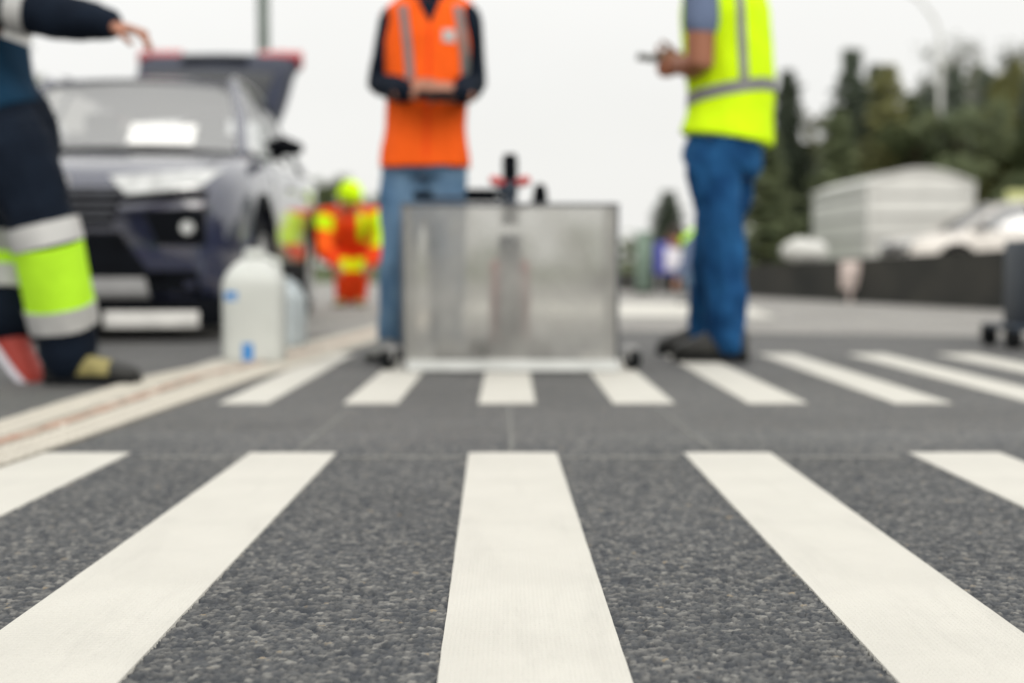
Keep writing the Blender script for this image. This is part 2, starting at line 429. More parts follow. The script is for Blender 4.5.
def patch(bvh, fn, nu, nv, off=.004, thick=.006, fallback=True):
    """a grid of rays (fn(u,v) -> origin, direction) dropped on a surface; a thin plate lies on it"""
    top = []; bot = []; last = None
    for i in range(nu + 1):
        for j in range(nv + 1):
            o, d = fn(i / nu, j / nv); d = d.normalized()
            h = bvh.ray_cast(o, d)
            if h[0] is None:
                near = bvh.find_nearest(o + d * 1.0 if last is None else o + d * (last))
                p, n = near[0], near[1]
            else:
                p, n = h[0], h[1]; last = h[3]
            if n.dot(d) > 0: n = -n
            top.append(p + n * off); bot.append(p - n * thick)
    mb = MB(); w = nv + 1; fs = []; m = len(top)
    for i in range(nu):
        for j in range(nv):
            a, b, c, e = i * w + j, i * w + j + 1, (i + 1) * w + j + 1, (i + 1) * w + j
            fs.append((a, b, c, e)); fs.append((m + e, m + c, m + b, m + a))
    for i in range(nu):
        for j in (0, nv):
            a, b = i * w + j, (i + 1) * w + j; fs.append((a, b, m + b, m + a))
    for j in range(nv):
        for i in (0, nu):
            a, b = i * w + j, i * w + j + 1; fs.append((a, b, m + b, m + a))
    return mb.add(top + bot, fs)

def interp(tab, x):
    if x <= tab[0][0]: return tab[0][1]
    for (a, b), (c, d) in zip(tab, tab[1:]):
        if x <= c:
            t = (x - a) / (c - a); t = t * t * (3 - 2 * t) * .35 + t * .65
            return b + (d - b) * t
    return tab[-1][1]

# ------------------------------------------------------------------ the ground
def sheet(name, quad, z, m, kind='structure', nx=1, ny=1):
    mb = MB(); (x0, y0, x1, y1) = quad
    mb.add([(x0, y0, z), (x1, y0, z), (x1, y1, z), (x0, y1, z)], [(0, 1, 2, 3)])
    o = link(name, mb.mesh(name), m, None, 0); tag(o, kind=kind); return o
import numpy as np
def stony_road():
    X0, X1, Ya, Yb = -1.35, 1.35, 1.16, 3.4
    dx, dy = .0024, .0030
    nx, ny = int((X1 - X0) / dx), int((Yb - Ya) / dy)
    gx, gy = np.meshgrid(np.linspace(X0, X1, nx + 1), np.linspace(Ya, Yb, ny + 1))
    rs = np.random.RandomState(4)
    best = np.full(gx.shape, 9.); sec = np.full(gx.shape, 9.); idr = np.zeros(gx.shape); idh = np.zeros(gx.shape)
    wx = gx + .0011 * np.sin(gx * 900 + 3 * np.sin(gy * 500)); wy = gy + .0011 * np.sin(gy * 800 + 3 * np.cos(gx * 450))
    cell = .0088
    cx, cy = np.floor((wx - X0) / cell).astype(int) + 2, np.floor((wy - Ya) / cell).astype(int) + 2
    mx_, my_ = cx.max() + 3, cy.max() + 3
    jx, jy = rs.rand(mx_, my_), rs.rand(mx_, my_); rr = rs.rand(mx_, my_); hh = rs.rand(mx_, my_); wgt = .8 + .45 * rs.rand(mx_, my_)
    for a in (-1, 0, 1):
        for b in (-1, 0, 1):
            i, j = cx + a, cy + b
            sx_ = X0 + (i - 2 + .1 + .8 * jx[i, j]) * cell; sy_ = Ya + (j - 2 + .1 + .8 * jy[i, j]) * cell
            d = np.hypot(wx - sx_, wy - sy_) / cell * wgt[i, j]
            closer = d < best
            sec = np.where(closer, best, np.minimum(sec, d))
            idr = np.where(closer, rr[i, j], idr); idh = np.where(closer, hh[i, j], idh); best = np.where(closer, d, best)
    gap = np.clip((sec - best) / .34, 0, 1); dome = gap * (2 - gap)
    z = -.0034 * (1 - dome) - .0019 * idh ** 1.5
    pit = np.clip((idh - .80) / .06, 0, 1); z = z - .0024 * dome * pit
    ed = np.minimum.reduce([np.clip((gx - X0) / .1, 0, 1), np.clip((X1 - gx) / .1, 0, 1), np.clip((Yb - gy) / .5, 0, 1), np.clip((gy - Ya) / .03, 0, 1)])
    z = z * ed
    vs = np.stack([gx, gy, z], -1).reshape(-1, 3)
    k = np.arange((nx + 1) * (ny + 1)).reshape(ny + 1, nx + 1)
    fs = np.stack([k[:-1, :-1], k[:-1, 1:], k[1:, 1:], k[1:, :-1]], -1).reshape(-1, 4)
    n0 = len(vs)
    O = [(-400, -40), (400, -40), (400, 900), (-400, 900)]; I = [(X0, Ya), (X1, Ya), (X1, Yb), (X0, Yb)]
    vs = np.vstack([vs, np.array([(x, y, 0) for x, y in O + I], float)])
    ring = np.array([(n0 + a, n0 + b, n0 + 4 + b, n0 + 4 + a) for a, b in ((0, 1), (1, 2), (2, 3), (3, 0))])
    fs = np.vstack([fs, ring])
    me = bpy.data.meshes.new('asphalt_road')
    me.vertices.add(len(vs)); me.vertices.foreach_set('co', vs.ravel().astype(np.float32))
    me.loops.add(fs.size); me.loops.foreach_set('vertex_index', fs.ravel().astype(np.int32))
    me.polygons.add(len(fs)); me.polygons.foreach_set('loop_start', np.arange(0, fs.size, 4, dtype=np.int32))
    mi = np.zeros(len(fs), np.int32); mi[:-4] = 1; me.polygons.foreach_set('material_index', mi)
    me.update(calc_edges=True); me.validate()
    at = me.attributes.new('stone', 'FLOAT', 'POINT'); at.data.foreach_set('value', np.concatenate([idr.ravel(), np.full(8, .5)]).astype(np.float32))
    ag = me.attributes.new('tar', 'FLOAT', 'POINT'); ag.data.foreach_set('value', np.concatenate([(np.maximum((1 - gap) ** 1.5, .9 * pit) * ed).ravel(), np.zeros(8)]).astype(np.float32))
    me.polygons.foreach_set('use_smooth', [True] * len(fs))
    o = bpy.data.objects.new('asphalt_road', me); COL.objects.link(o)
    me.materials.append(M['asphalt']); me.materials.append(M['stones'])
    return tag(o, kind='structure')
def stones_mat():
    m = bpy.data.materials.new('road_stones'); m.use_nodes = True
    t = m.node_tree; b = t.nodes['Principled BSDF']; L = t.links.new
    a = N(t, 'ShaderNodeAttribute'); a.attribute_name = 'stone'; g = N(t, 'ShaderNodeAttribute'); g.attribute_name = 'tar'
    r = N(t, 'ShaderNodeValToRGB'); e = r.color_ramp.elements
    e[0].position = 0; e[0].color = (.040, .044, .050, 1); e[1].position = 1; e[1].color = (.24, .19, .125, 1)
    for p, c in ((.3, (.074, .077, .080)), (.6, (.098, .098, .096)), (.86, (.152, .149, .141)), (.975, (.22, .215, .20)), (.992, (.18, .16, .13))):
        n = e.new(p); n.color = (*c, 1)
    L(a.outputs['Fac'], r.inputs[0])
    nz = N(t, 'ShaderNodeTexNoise'); nz.inputs['Scale'].default_value = 500; nz.inputs['Detail'].default_value = 3
    tc = N(t, 'ShaderNodeTexCoord'); L(tc.outputs['Object'], nz.inputs['Vector'])
    br = N(t, 'ShaderNodeMapRange'); br.inputs[3].default_value = .65; br.inputs[4].default_value = 1.35; L(nz.outputs['Fac'], br.inputs[0])
    bn = N(t, 'ShaderNodeTexNoise'); bn.inputs['Scale'].default_value = 1.3; bn.inputs['Detail'].default_value = 7; bn.inputs['Roughness'].default_value = .65
    L(tc.outputs['Object'], bn.inputs['Vector'])
    b2 = N(t, 'ShaderNodeMapRange'); b2.inputs[1].default_value = .3; b2.inputs[2].default_value = .7; b2.inputs[3].default_value = .85; b2.inputs[4].default_value = 1.18
    L(bn.outputs['Fac'], b2.inputs[0])
    mm = N(t, 'ShaderNodeMath', operation='MULTIPLY'); L(br.outputs[0], mm.inputs[0]); L(b2.outputs[0], mm.inputs[1])
    vm = N(t, 'ShaderNodeVectorMath', operation='SCALE'); L(r.outputs[0], vm.inputs[0]); L(mm.outputs[0], vm.inputs['Scale'])
    mx2 = N(t, 'ShaderNodeMix', data_type='RGBA'); mk_ = N(t, 'ShaderNodeMath', operation='MULTIPLY'); mk_.inputs[1].default_value = .85
    L(g.outputs['Fac'], mk_.inputs[0]); L(mk_.outputs[0], mx2.inputs[0]); L(vm.outputs[0], mx2.inputs[6]); mx2.inputs[7].default_value = (.026, .031, .041, 1)
    L(mx2.outputs[2], b.inputs['Base Color']); b.inputs['Roughness'].default_value = .65; b.inputs['Specular IOR Level'].default_value = .4
    return m
M['stones'] = stones_mat()
o = stony_road(); o['label'] = 'coarse grey asphalt road surface with fine stones'
mb = MB()
mb.add([(-60, 11.5, .004), (-2.0, 7.7, .004), (.6, 8.6, .004), (5, 6.9, .004), (60, -14, .004), (60, 24, .004), (-60, 40, .004)], [(0, 1, 2, 3, 4, 5, 6)])
o = link('far_sheen_road', mb.mesh('far_sheen_road'), M['grazing_asphalt'], None, 0); tag(o, 'road surface beyond the crossing, coloured paler for its grazing sheen', kind='structure')  # far stretch of road, grazing sheen put into its paler colour
mb = MB(); mb.add([(-300, 36, .01), (300, 27, .01), (300, 500, .01), (-300, 500, .01)], [(0, 1, 2, 3)])
o = link('grass_verge', mb.mesh('grass_verge'), M['grass'], None, 0); tag(o, 'rough grass ground under the far trees', kind='structure')

# ------------------------------------------------------------------ white bars
def bar(x0, x1, y0, y1, label, group, z=.003, m='paint', th=.0022, name='crossing_bar', skew=0):
    """thermoplastic bar with a very slightly uneven edge"""
    mb = MB(); n = max(8, int((y1 - y0) / .03)); L_ = []; Rr = []
    for i in range(n + 1):
        y = y0 + (y1 - y0) * i / n
        e1 = .0006 * noise.noise(V((x0 * 9, y * 14, 1))); e2 = .0006 * noise.noise(V((x1 * 9, y * 14, 4)))
        sk = skew * (y - (y1 if skew else y0))
        L_.append(V((x0 + e1 + sk, y, 0))); Rr.append(V((x1 + e2 + sk, y, 0)))
    rings = [[a + V((0, 0, -.009)), a + V((.0012, 0, z)), b + V((-.0012, 0, z)), b + V((0, 0, -.009))] for a, b in zip(L_, Rr)]
    mb.loft(rings)
    c = V(((x0 + x1) / 2, (y0 + y1) / 2, 0))
    return centred(name, mb, M[m], c, label, 'road marking', group, smooth=30)

near_g = 'white bars of the near crossing row'
Y1 = G(512, 453).y
near = [(25, 131, 'leftmost white bar of near row, its far end touching the ribbed cream edge line'),
        (250, 337, 'white bar of near row second from left, slanting down to the lower left corner'),
        (468, 557, 'central white bar of near row, running straight down to the bottom edge'),
        (683, 771, 'white bar of near row just right of the central bar, reaching the lower right'),
        (908, 1000, 'rightmost white bar of near row, cut by the right edge of the picture')]
for (a, b, l), k in zip(near, (.006, .004, -.0105, -.001, .001)):
    bar(G(a, 453).x, G(b, 453).x, .5, Y1, l, near_g, skew=k, z=.0014)
far_g = 'white bars of the far crossing row'
Y2 = G(512, 404).y; Y2b = 6.35
far = [(80, 138, 'white far bar beside the dark boot, mostly under the cream edge line'),
       (219, 268, 'white far bar with its near end touching the edge line, right of the jerrycan'),
       (343, 398, 'white far bar at the left corner of the translucent shield'),
       (478, 536, 'white far bar under the middle of the translucent shield'),
       (613, 675, 'white far bar at the right corner of the translucent shield'),
       (748, 808, 'white far bar under the shoes of the man in the yellow vest'),
       (895, 953, 'white far bar first right of the man in the yellow vest'),
       (1033, 1092, 'white far bar second right of the man in the yellow vest'),
       (1171, 1232, 'white far bar third right of the man, below the steel stand')]
for i, (a, b, l) in enumerate(far):
    bar(G(a, 404).x, G(b, 404).x, Y2, Y2b if i else 6.0, l, far_g, skew=.0)
# broad stop line far behind the shield
mb = MB(); mb.add([P(600, 300, 1) * 0 + V((-.4, 10.9, .010)), V((1.98, 10.5, .010)), V((2.35, 14.6, .010)), V((-.4, 15.4, .010))], [(0, 1, 2, 3)])
mb.add([V((-.4, 10.9, .0045)), V((1.98, 10.5, .0045)), V((2.35, 14.6, .0045)), V((-.4, 15.4, .0045))], [(0, 1, 2, 3)])
o = centred('stop_line', mb, M['paint'], (1, 12.5, 0), 'broad white painted block on the pale road beyond the shield', 'road marking', smooth=0)

# ribbed edge line
edge = [(-1.33, -1.10, .4), (-1.32, -1.06, 1.6), (-1.30, -1.015, 2.6), (-1.285, -.97, 3.3), (-1.29, -.94, 4.0), (-1.285, -.885, 5.0), (-1.165, -.80, 5.8), (-1.05, -.72, 7.0), (-.93, -.62, 8.3), (-.84, -.53, 9.6), (-.70, -.40, 12.0)]
def edge_at(y):
    for a, b in zip(edge, edge[1:]):
        if y <= b[2]:
            t = (y - a[2]) / (b[2] - a[2]); return a[0] + (b[0] - a[0]) * t, a[1] + (b[1] - a[1]) * t
    return edge[-1][0], edge[-1][1]
el = empty('edge_line', (-1.1, 4, 0), 'cream ribbed edge line with a red centre stripe curving past the jerrycan', 'road marking')
mb = MB(); rings = []
n = 150
for i in range(n + 1):
    y = .4 + 11.6 * i / n; a, b = edge_at(y)
    rings.append([V((a, y, -.008)), V((a, y, .0062)), V((b, y, .0062)), V((b, y, -.008))])
mb.loft(rings); make('base_coat', mb, M['cream'], el, smooth=0)
mb = MB(); y = .45
rnd = random.Random(3)
while y < 11.9:
    a, b = edge_at(y)
    w = (b - a) / 8
    for k in range(8):
        if k in (3, 4) and rnd.random() < .8: continue
        x0 = a + k * w + .0015 + rnd.uniform(0, .003); x1 = a + (k + 1) * w - .0015
        mb.add([(x0, y, .006), (x1, y, .006), (x1, y + .03, .006), (x0, y + .03, .006), (x0 + .004, y + .004, .0105), (x1 - .004, y + .004, .0105), (x1 - .004, y + .026, .0105), (x0 + .004, y + .026, .0105)],
               [(4, 5, 6, 7), (0, 1, 5, 4), (1, 2, 6, 5), (2, 3, 7, 6), (3, 0, 4, 7)])
    y += .058
make('rib', mb, M['rib'], el, smooth=0)
mb = MB(); rings = []
for i in range(601):
    y = .4 + 11.6 * i / 600; a, b = edge_at(y); c = (a + b) / 2 + .012 * math.sin(y * 2.1)
    wd = .010 + .011 * max(-.75, noise.noise(V((y * 9, 0, 0))) + .5 * noise.noise(V((y * 31, 3, 0))))
    rings.append([V((c - wd, y, .0062)), V((c - wd, y, .0116)), V((c + wd, y, .0116)), V((c + wd, y, .0062))])
mb.loft(rings); make('centre_stripe', mb, M['redline'], el, smooth=0)

# faint layout lines
def strip(a, b, w, label):
    a = V(a); b = V(b); t = (b - a).normalized(); s = V((-t.y, t.x, 0)) * w / 2; L_ = (b - a).length; n = int(L_ / .05) + 2
    mb = MB(); rings = []
    for i in range(n + 1):
        c = a + (b - a) * i / n + s * .3 * noise.noise(V((i * .4, a.x, 3))); k = 1 + .4 * noise.noise(V((i * .7, a.x, 7)))
        rings.append([c + s * k + V((0, 0, -.006)), c + s * k + V((0, 0, .0012)), c - s * k + V((0, 0, .0012)), c - s * k + V((0, 0, -.006))])
    mb.loft(rings)
    return centred('chalk_line', mb, M['chalk'], (a + b) / 2, label, 'road marking', 'faint layout lines on the asphalt', smooth=0)
strip(G(512, 451), G(509, 405), .012, 'faint pale line joining the central bars of the two rows')
strip(G(300, 449), G(352, 406), .012, 'faint pale line on bare asphalt left of centre between the rows')
strip(G(712, 449), G(655, 406), .012, 'faint pale line on bare asphalt right of centre between the rows')
for (a, b, l) in ((140, 246, 'faint cross line between the two left bars of near row'), (341, 464, 'faint cross line left of the central near bar'),
                  (561, 680, 'faint cross line right of the central near bar'), (776, 903, 'faint cross line between the two right bars of near row')):
    strip(G(a, 457), G(b, 457), .03, l)

# ------------------------------------------------------------------ people
def ell(c, lat, fw, a, b, n=20, sq=.9):
    r = []
    for k in range(n):
        t = 2 * math.pi * k / n
        x, y = math.cos(t), math.sin(t)
        r.append(c + lat * a * math.copysign(abs(x) ** sq, x) + fw * b * math.copysign(abs(y) ** sq, y))
    return r

def bez(pts, t):
    n = len(pts) - 1; x = t * n; i = min(int(x), n - 1); u = x - i
    p0 = pts[max(i - 1, 0)]; p1 = pts[i]; p2 = pts[i + 1]; p3 = pts[min(i + 2, n)]
    return .5 * ((2 * p1) + (p2 - p0) * u + (2 * p0 - 5 * p1 + 4 * p2 - p3) * u * u + (3 * p1 - p0 - 3 * p2 + p3) * u ** 3)

TORSO = [(0, .135, .10), (.1, .165, .118), (.25, .165, .118), (.42, .148, .108), (.6, .16, .118), (.78, .178, .118), (.9, .165, .100), (.97, .10, .075), (1.0, .065, .06)]
def torso(mb, J, infl=0, t0=0, t1=1, bulk=(1, 1), flare=0, flat_top=False):
    pts = [J['crotch'], J['pelvis'], J['waist'], J['chest'], J['neck']]
    rings = []; K = 22
    for i in range(K + 1):
        t = t0 + (t1 - t0) * i / K
        c = bez(pts, t); tg = (bez(pts, min(t + .03, 1)) - bez(pts, max(t - .03, 0))).normalized()
        lat = (J['lat_h'] * (1 - t) + J['lat_s'] * t); lat = (lat - tg * lat.dot(tg)).normalized(); fw = tg.cross(lat).normalized()
        a = interp([(x[0], x[1]) for x in TORSO], t) * bulk[0] + infl; b = interp([(x[0], x[2]) for x in TORSO], t) * bulk[1] + infl
        if flare: a += flare * (1 - (t - t0) / (t1 - t0)) ** 2; b += flare * (1 - (t - t0) / (t1 - t0)) ** 2
        rings.append(ell(c, lat, fw, a, b))
    mb.loft(rings)

def hand(mb, w, fw, nrm, thumb, curl=.5, s=1.0):
    fw = fw.normalized(); nrm = (nrm - fw * nrm.dot(fw)).normalized(); lat = fw.cross(nrm).normalized()
    if lat.dot(thumb) < 0: lat = -lat
    mb.tube([w - fw * .03, w + fw * .02, w + fw * .06 * s, w + fw * .095 * s], [.028, .034, .041 * s, .038 * s], n=14, up=nrm, ratio=[.85, .55, .40, .34], round_ends=True)
    for k, (l, ln) in enumerate(((.030, .078), (.0105, .086), (-.009, .08), (-.028, .062))):
        p = w + fw * (.088 - .004 * abs(k - 1)) * s + lat * l * s; d = (fw + lat * l * 2).normalized(); pts = [p - d * .02]
        pts.append(p); ang = 0
        for q, fr in enumerate((.42, .32, .26)):
            ang += curl * (.7 if q == 0 else 1.0)
            dd = (d * math.cos(ang) + nrm * math.sin(ang)); p = p + dd * ln * fr * s; pts.append(p)
        mb.tube(pts, [.0095, .0095, .009, .0083, .0072], n=8, round_ends=True)
    p = w + fw * .02 + lat * .024; d = (fw * .75 + lat * .6 + nrm * .35).normalized(); d2 = (fw * .9 + lat * .15 + nrm * .5).normalized()
    mb.tube([p, p + d * .045 * s, p + d * .045 * s + d2 * .03 * s, p + d * .045 * s + d2 * .055 * s], [.017, .013, .0105, .009], n=8, round_ends=True)

def foot(mb, ankle, toe_dir, L=.25, w=.048, sole=0.0, rise=0, hs=1.0):
    """shoe-shaped loft from heel to toe; ankle gives the height"""
    td = V((toe_dir.x, toe_dir.y, 0)).normalized(); sd_ = V((-td.y, td.x, 0)); up = V((0, 0, 1))
    base = V((ankle.x, ankle.y, sole)); rings = []
    if abs(toe_dir.z) > .2:
        td = toe_dir.normalized(); up = td.cross(sd_).normalized(); up = up if up.z > 0 else -up; base = ankle - up * .088
    prof = [(-.075, .012, .030, .05), (-.068, .032, .030, .075), (-.04, .038, .032, .088), (.0, .040, .034, .092), (.05, .042, .034, .078), (.10, .047, .032, .060), (.14, .049, .028, .05), (.175, .044, .024, .042), (.195, .030, .02, .034), (.203, .012, .018, .026)]
    k = L / .278
    for (d, hw, zc, h) in prof:
        c = base + td * d * k + up * (rise * max(0, d))
        rings.append([c + sd_ * hw * w / .048 * math.cos(a) + up * max(.0, (h / 2 + h / 2 * math.sin(a) * 1.0)) * hs for a in [2 * math.pi * j / 14 for j in range(14)]])
    mb.loft(rings)
    mb.tube([base + up * .05, ankle + up * .03], [.045, .04], n=12, round_ends=True)

def head(mb, c, fw, up, s=1.0):
    fw = fw.normalized(); up = (up - fw * up.dot(fw)).normalized(); lat = fw.cross(up)
    def q(x, y, z): return c + (lat * x + fw * y + up * z) * s
    def elli(cx, rx, ry, rz, n=14, m=9):
        rings = []
        for i in range(m + 1):
            t = -math.pi / 2 + math.pi * (i * .94 + .03 * m) / m
            rings.append([q(cx[0] + rx * math.cos(t) * math.cos(2 * math.pi * k / n), cx[1] + ry * math.cos(t) * math.sin(2 * math.pi * k / n), cx[2] + rz * math.sin(t)) for k in range(n)])
        mb.loft(rings)
    elli((0, -.008, .03), .076, .095, .088)         # cranium
    elli((0, .022, -.03), .062, .070, .085)         # face
    elli((0, .052, -.085), .035, .035, .030)        # chin
    elli((.0, .078, .018), .052, .02, .016)         # brow
    mb.tube([q(0, .086, .012), q(0, .106, -.022), q(0, .098, -.034)], [.009 * s, .014 * s, .013 * s], n=8, round_ends=True)
    mb.tube([q(-.022, .088, -.058), q(0, .096, -.057), q(.022, .088, -.058)], [.006 * s, .009 * s, .006 * s], n=8, round_ends=True)
    for e in (-1, 1):
        elli((e * .079, -.005, -.008), .012, .022, .032, 10, 6)
        elli((e * .042, .062, -.03), .022, .02, .02, 10, 6)

def person(name_label, group, J, base, cfg):
    root = empty('person', base, name_label, 'person', group)
    vox = cfg.get('voxel', .006); bulk = cfg.get('bulk', (1, 1))
    body = MB(); torso(body, J, bulk=bulk)
    body.tube([J['neck'] - (J['head'] - J['neck']) * .3, J['neck'] + (J['head'] - J['neck']) * .75], [.062, .055], round_ends=True)
    head(body, J['head'] + V((0, 0, .0)), J['face'], J.get('headup', J['head'] - J['neck']))
    for s in ('l', 'r'):
        sh, elb, wr = J['sh' + s], J['el' + s], J['wr' + s]
        body.tube([sh, sh.lerp(elb, .45), elb, elb.lerp(wr, .35), wr], [.056] + [x * cfg.get('arm', 1) for x in (.047, .042, .042, .029)], round_ends=True)
        hand(body, wr, J['hd' + s], J['hn' + s], J['ht' + s], J.get('curl', .5))
        hp, kn, an = J['hip' + s], J['kn' + s], J['an' + s]
        body.tube([hp, hp.lerp(kn, .4), kn, kn.lerp(an, .35), an.lerp(kn, .1)], [.09, .082, .058, .058, .04], round_ends=True)
        foot(body, an, J['toe' + s], .25, .042, J.get('sole' + s, an.z - .085) + .012)
    me = solid(body.mesh('body'), vox, 3)
    make('body', me, M[cfg['skin']], root, smooth=180)
    # eyes
    fw = J['face'].normalized(); up = (J['head'] - J['neck']); up = (up - fw * up.dot(fw)).normalized(); lat = fw.cross(up)
    for e in (-1, 1):
        mb = MB(); mb.ball(J['head'] + lat * e * .031 + fw * .083 + up * 0, .0085, 10, 6); make('eye', mb, M['black'], root, smooth=180)
    if cfg.get('hair'):
        mb = MB(); c = J['head'] - fw * .014 + up * .042; rings = []
        for i in range(9):
            t = -.35 + (math.pi / 2 + .3) * i / 8
            t = min(t, 1.52)
            hk = cfg.get('hairk', 1)
            rings.append([c + hk * (lat * .083 * math.cos(t) * math.cos(2 * math.pi * k / 18) + fw * .098 * math.cos(t) * math.sin(2 * math.pi * k / 18) * (1 if math.sin(2 * math.pi * k / 18) < 0 else .93) + up * (.088 * math.sin(t) - (.055 if math.sin(2 * math.pi * k / 18) < -.2 and i < 3 else 0))) for k in range(18)])
        mb.loft(rings); make(cfg.get('hairname', 'hair'), mb, M[cfg['hair']], root, smooth=180)
    out = {'root': root}
    # trousers
    tr = MB(); torso(tr, J, infl=.016, t0=0, t1=.42, bulk=bulk)
    k = cfg.get('legw', 1.0)
    for s in ('l', 'r'):
        hp, kn, an = J['hip' + s], J['kn' + s], J['an' + s]
        lo = an + (kn - an) * cfg.get('hem', .02)
        tr.tube([hp, hp.lerp(kn, .35), hp.lerp(kn, .8), kn, kn.lerp(lo, .35), kn.lerp(lo, .75), lo], [.108 * k, .104 * k, .086 * k, .083 * k, .083 * k, .078 * k, .076 * k], n=16, round_ends=True)
    me = wrinkle(solid(tr.mesh('trousers'), max(vox, .007), 3), cfg.get('wr', .006), 9, seed=cfg.get('seed', 0))
    out['trousers_bvh'] = bvh_of(me); make('trousers', me, M[cfg['trousers']], root, smooth=180)
    # shirt or jacket
    if cfg.get('top'):
        tp = MB(); torso(tp, J, infl=.014, t0=.22, t1=.965, bulk=bulk)
        sl_ = cfg.get('sleeve', 1.0)
        for s in ('l', 'r'):
            sh, elb, wr = J['sh' + s], J['el' + s], J['wr' + s]
            if sl_ >= 1:
                tp.tube([sh, sh.lerp(elb, .45), elb, elb.lerp(wr, .5), elb.lerp(wr, .97)], [x * cfg.get('sleevew', 1) for x in (.074, .068, .062, .057, .043)], n=14, round_ends=True)
            else:
                tp.tube([sh, sh.lerp(elb, .5 * sl_), sh.lerp(elb, sl_)], [.074, .07, .072], n=14, round_ends=True)
        me = wrinkle(solid(tp.mesh('jacket'), max(vox, .007), 3), .006, 9, seed=3 + cfg.get('seed', 0))
        out['top_bvh'] = bvh_of(me); make(cfg.get('topname', 'jacket'), me, M[cfg['top']], root, smooth=180)
        cb = MB(); n0 = J['neck']; ax = (J['head'] - J['neck']).normalized()
        cb.tube([n0 - ax * .02, n0 + ax * .03, n0 + ax * .045], [.082, .072, .066], n=16); make('collar', cb, M[cfg.get('collar', cfg['top'])], root, smooth=60)
    if cfg.get('vest'):
        vs = MB(); torso(vs, J, infl=.030, t0=cfg.get('vt0', .14), t1=.945, bulk=cfg.get('vbulk', bulk), flare=cfg.get('flare', .02))
        for s in ('l', 'r'):
            sh = J['sh' + s]; inn = sh.lerp(J['neck'], .35)
            vs.tube([inn, sh.lerp(inn, .15)], [.078, .076], n=14, round_ends=True)
        me = wrinkle(solid(vs.mesh('vest'), max(vox, .007), 3), .007, 7, seed=5 + cfg.get('seed', 0))
        out['vest_bvh'] = bvh_of(me); make('vest', me, M[cfg['vest']], root, smooth=180)
    # shoes
    for s in ('l', 'r'):
        an = J['an' + s]; sole = J.get('sole' + s, an.z - .085)
        sm = MB(); foot(sm, an, J['toe' + s], cfg.get('shoeL', .29), cfg.get('shoeW', .055), sole + .006, hs=cfg.get('shoeH', 1.12))
        me = solid(sm.mesh('shoe'), .006, 2); sh_ = make('shoe', me, M[cfg['shoe' + s] if 'shoe' + s in cfg else cfg['shoe']], root, smooth=180)
        td = V((J['toe' + s].x, J['toe' + s].y, 0)).normalized(); sd_ = V((-td.y, td.x, 0)); kk = cfg.get('shoeL', .29) / .278
        so_ = MB(); b0 = V((an.x, an.y, sole)); uu = V((0, 0, 1))
        if abs(J['toe' + s].z) > .2:
            td = J['toe' + s].normalized(); uu = td.cross(sd_).normalized(); uu = uu if uu.z > 0 else -uu; b0 = an - uu * .090
        pr = [(-.077, .014), (-.06, .036), (0, .042), (.06, .045), (.13, .053), (.18, .046), (.205, .018)]
        ring = [b0 + td * d * kk + sd_ * w * 1.15 for d, w in pr] + [b0 + td * d * kk - sd_ * w * 1.15 for d, w in reversed(pr)]
        so_.loft([ring, [p + uu * .026 for p in ring]])
        make('sole', so_, M[cfg.get('sole' + s, 'rubber')], sh_, bevel=.004)
    return out

def band(bvh, c, axis, ref, h, R_=.6, n=44, off=.004, tilt=None, a0=0, a1=2 * math.pi):
    """reflective tape round a garment: rays come in from all sides"""
    axis = axis.normalized(); ref = (ref - axis * ref.dot(axis)).normalized(); o2 = axis.cross(ref)
    def fn(u, v):
        a = a0 + (a1 - a0) * u; d = ref * math.cos(a) + o2 * math.sin(a)
        z = axis * ((v - .5) * h)
        if tilt: z += axis * (tilt.dot(d))
        return c + d * R_ + z, -d
    return patch(bvh, fn, n, 2, off, .004)

def stripe(bvh, path, wdir, w, ray, off=.004, n=30):
    def fn(u, v):
        p = bez(path, u) + wdir * (v - .5) * w
        return p - ray * .6, ray
    return patch(bvh, fn, n, 2, off, .004)

Z = V((0, 0, 1))
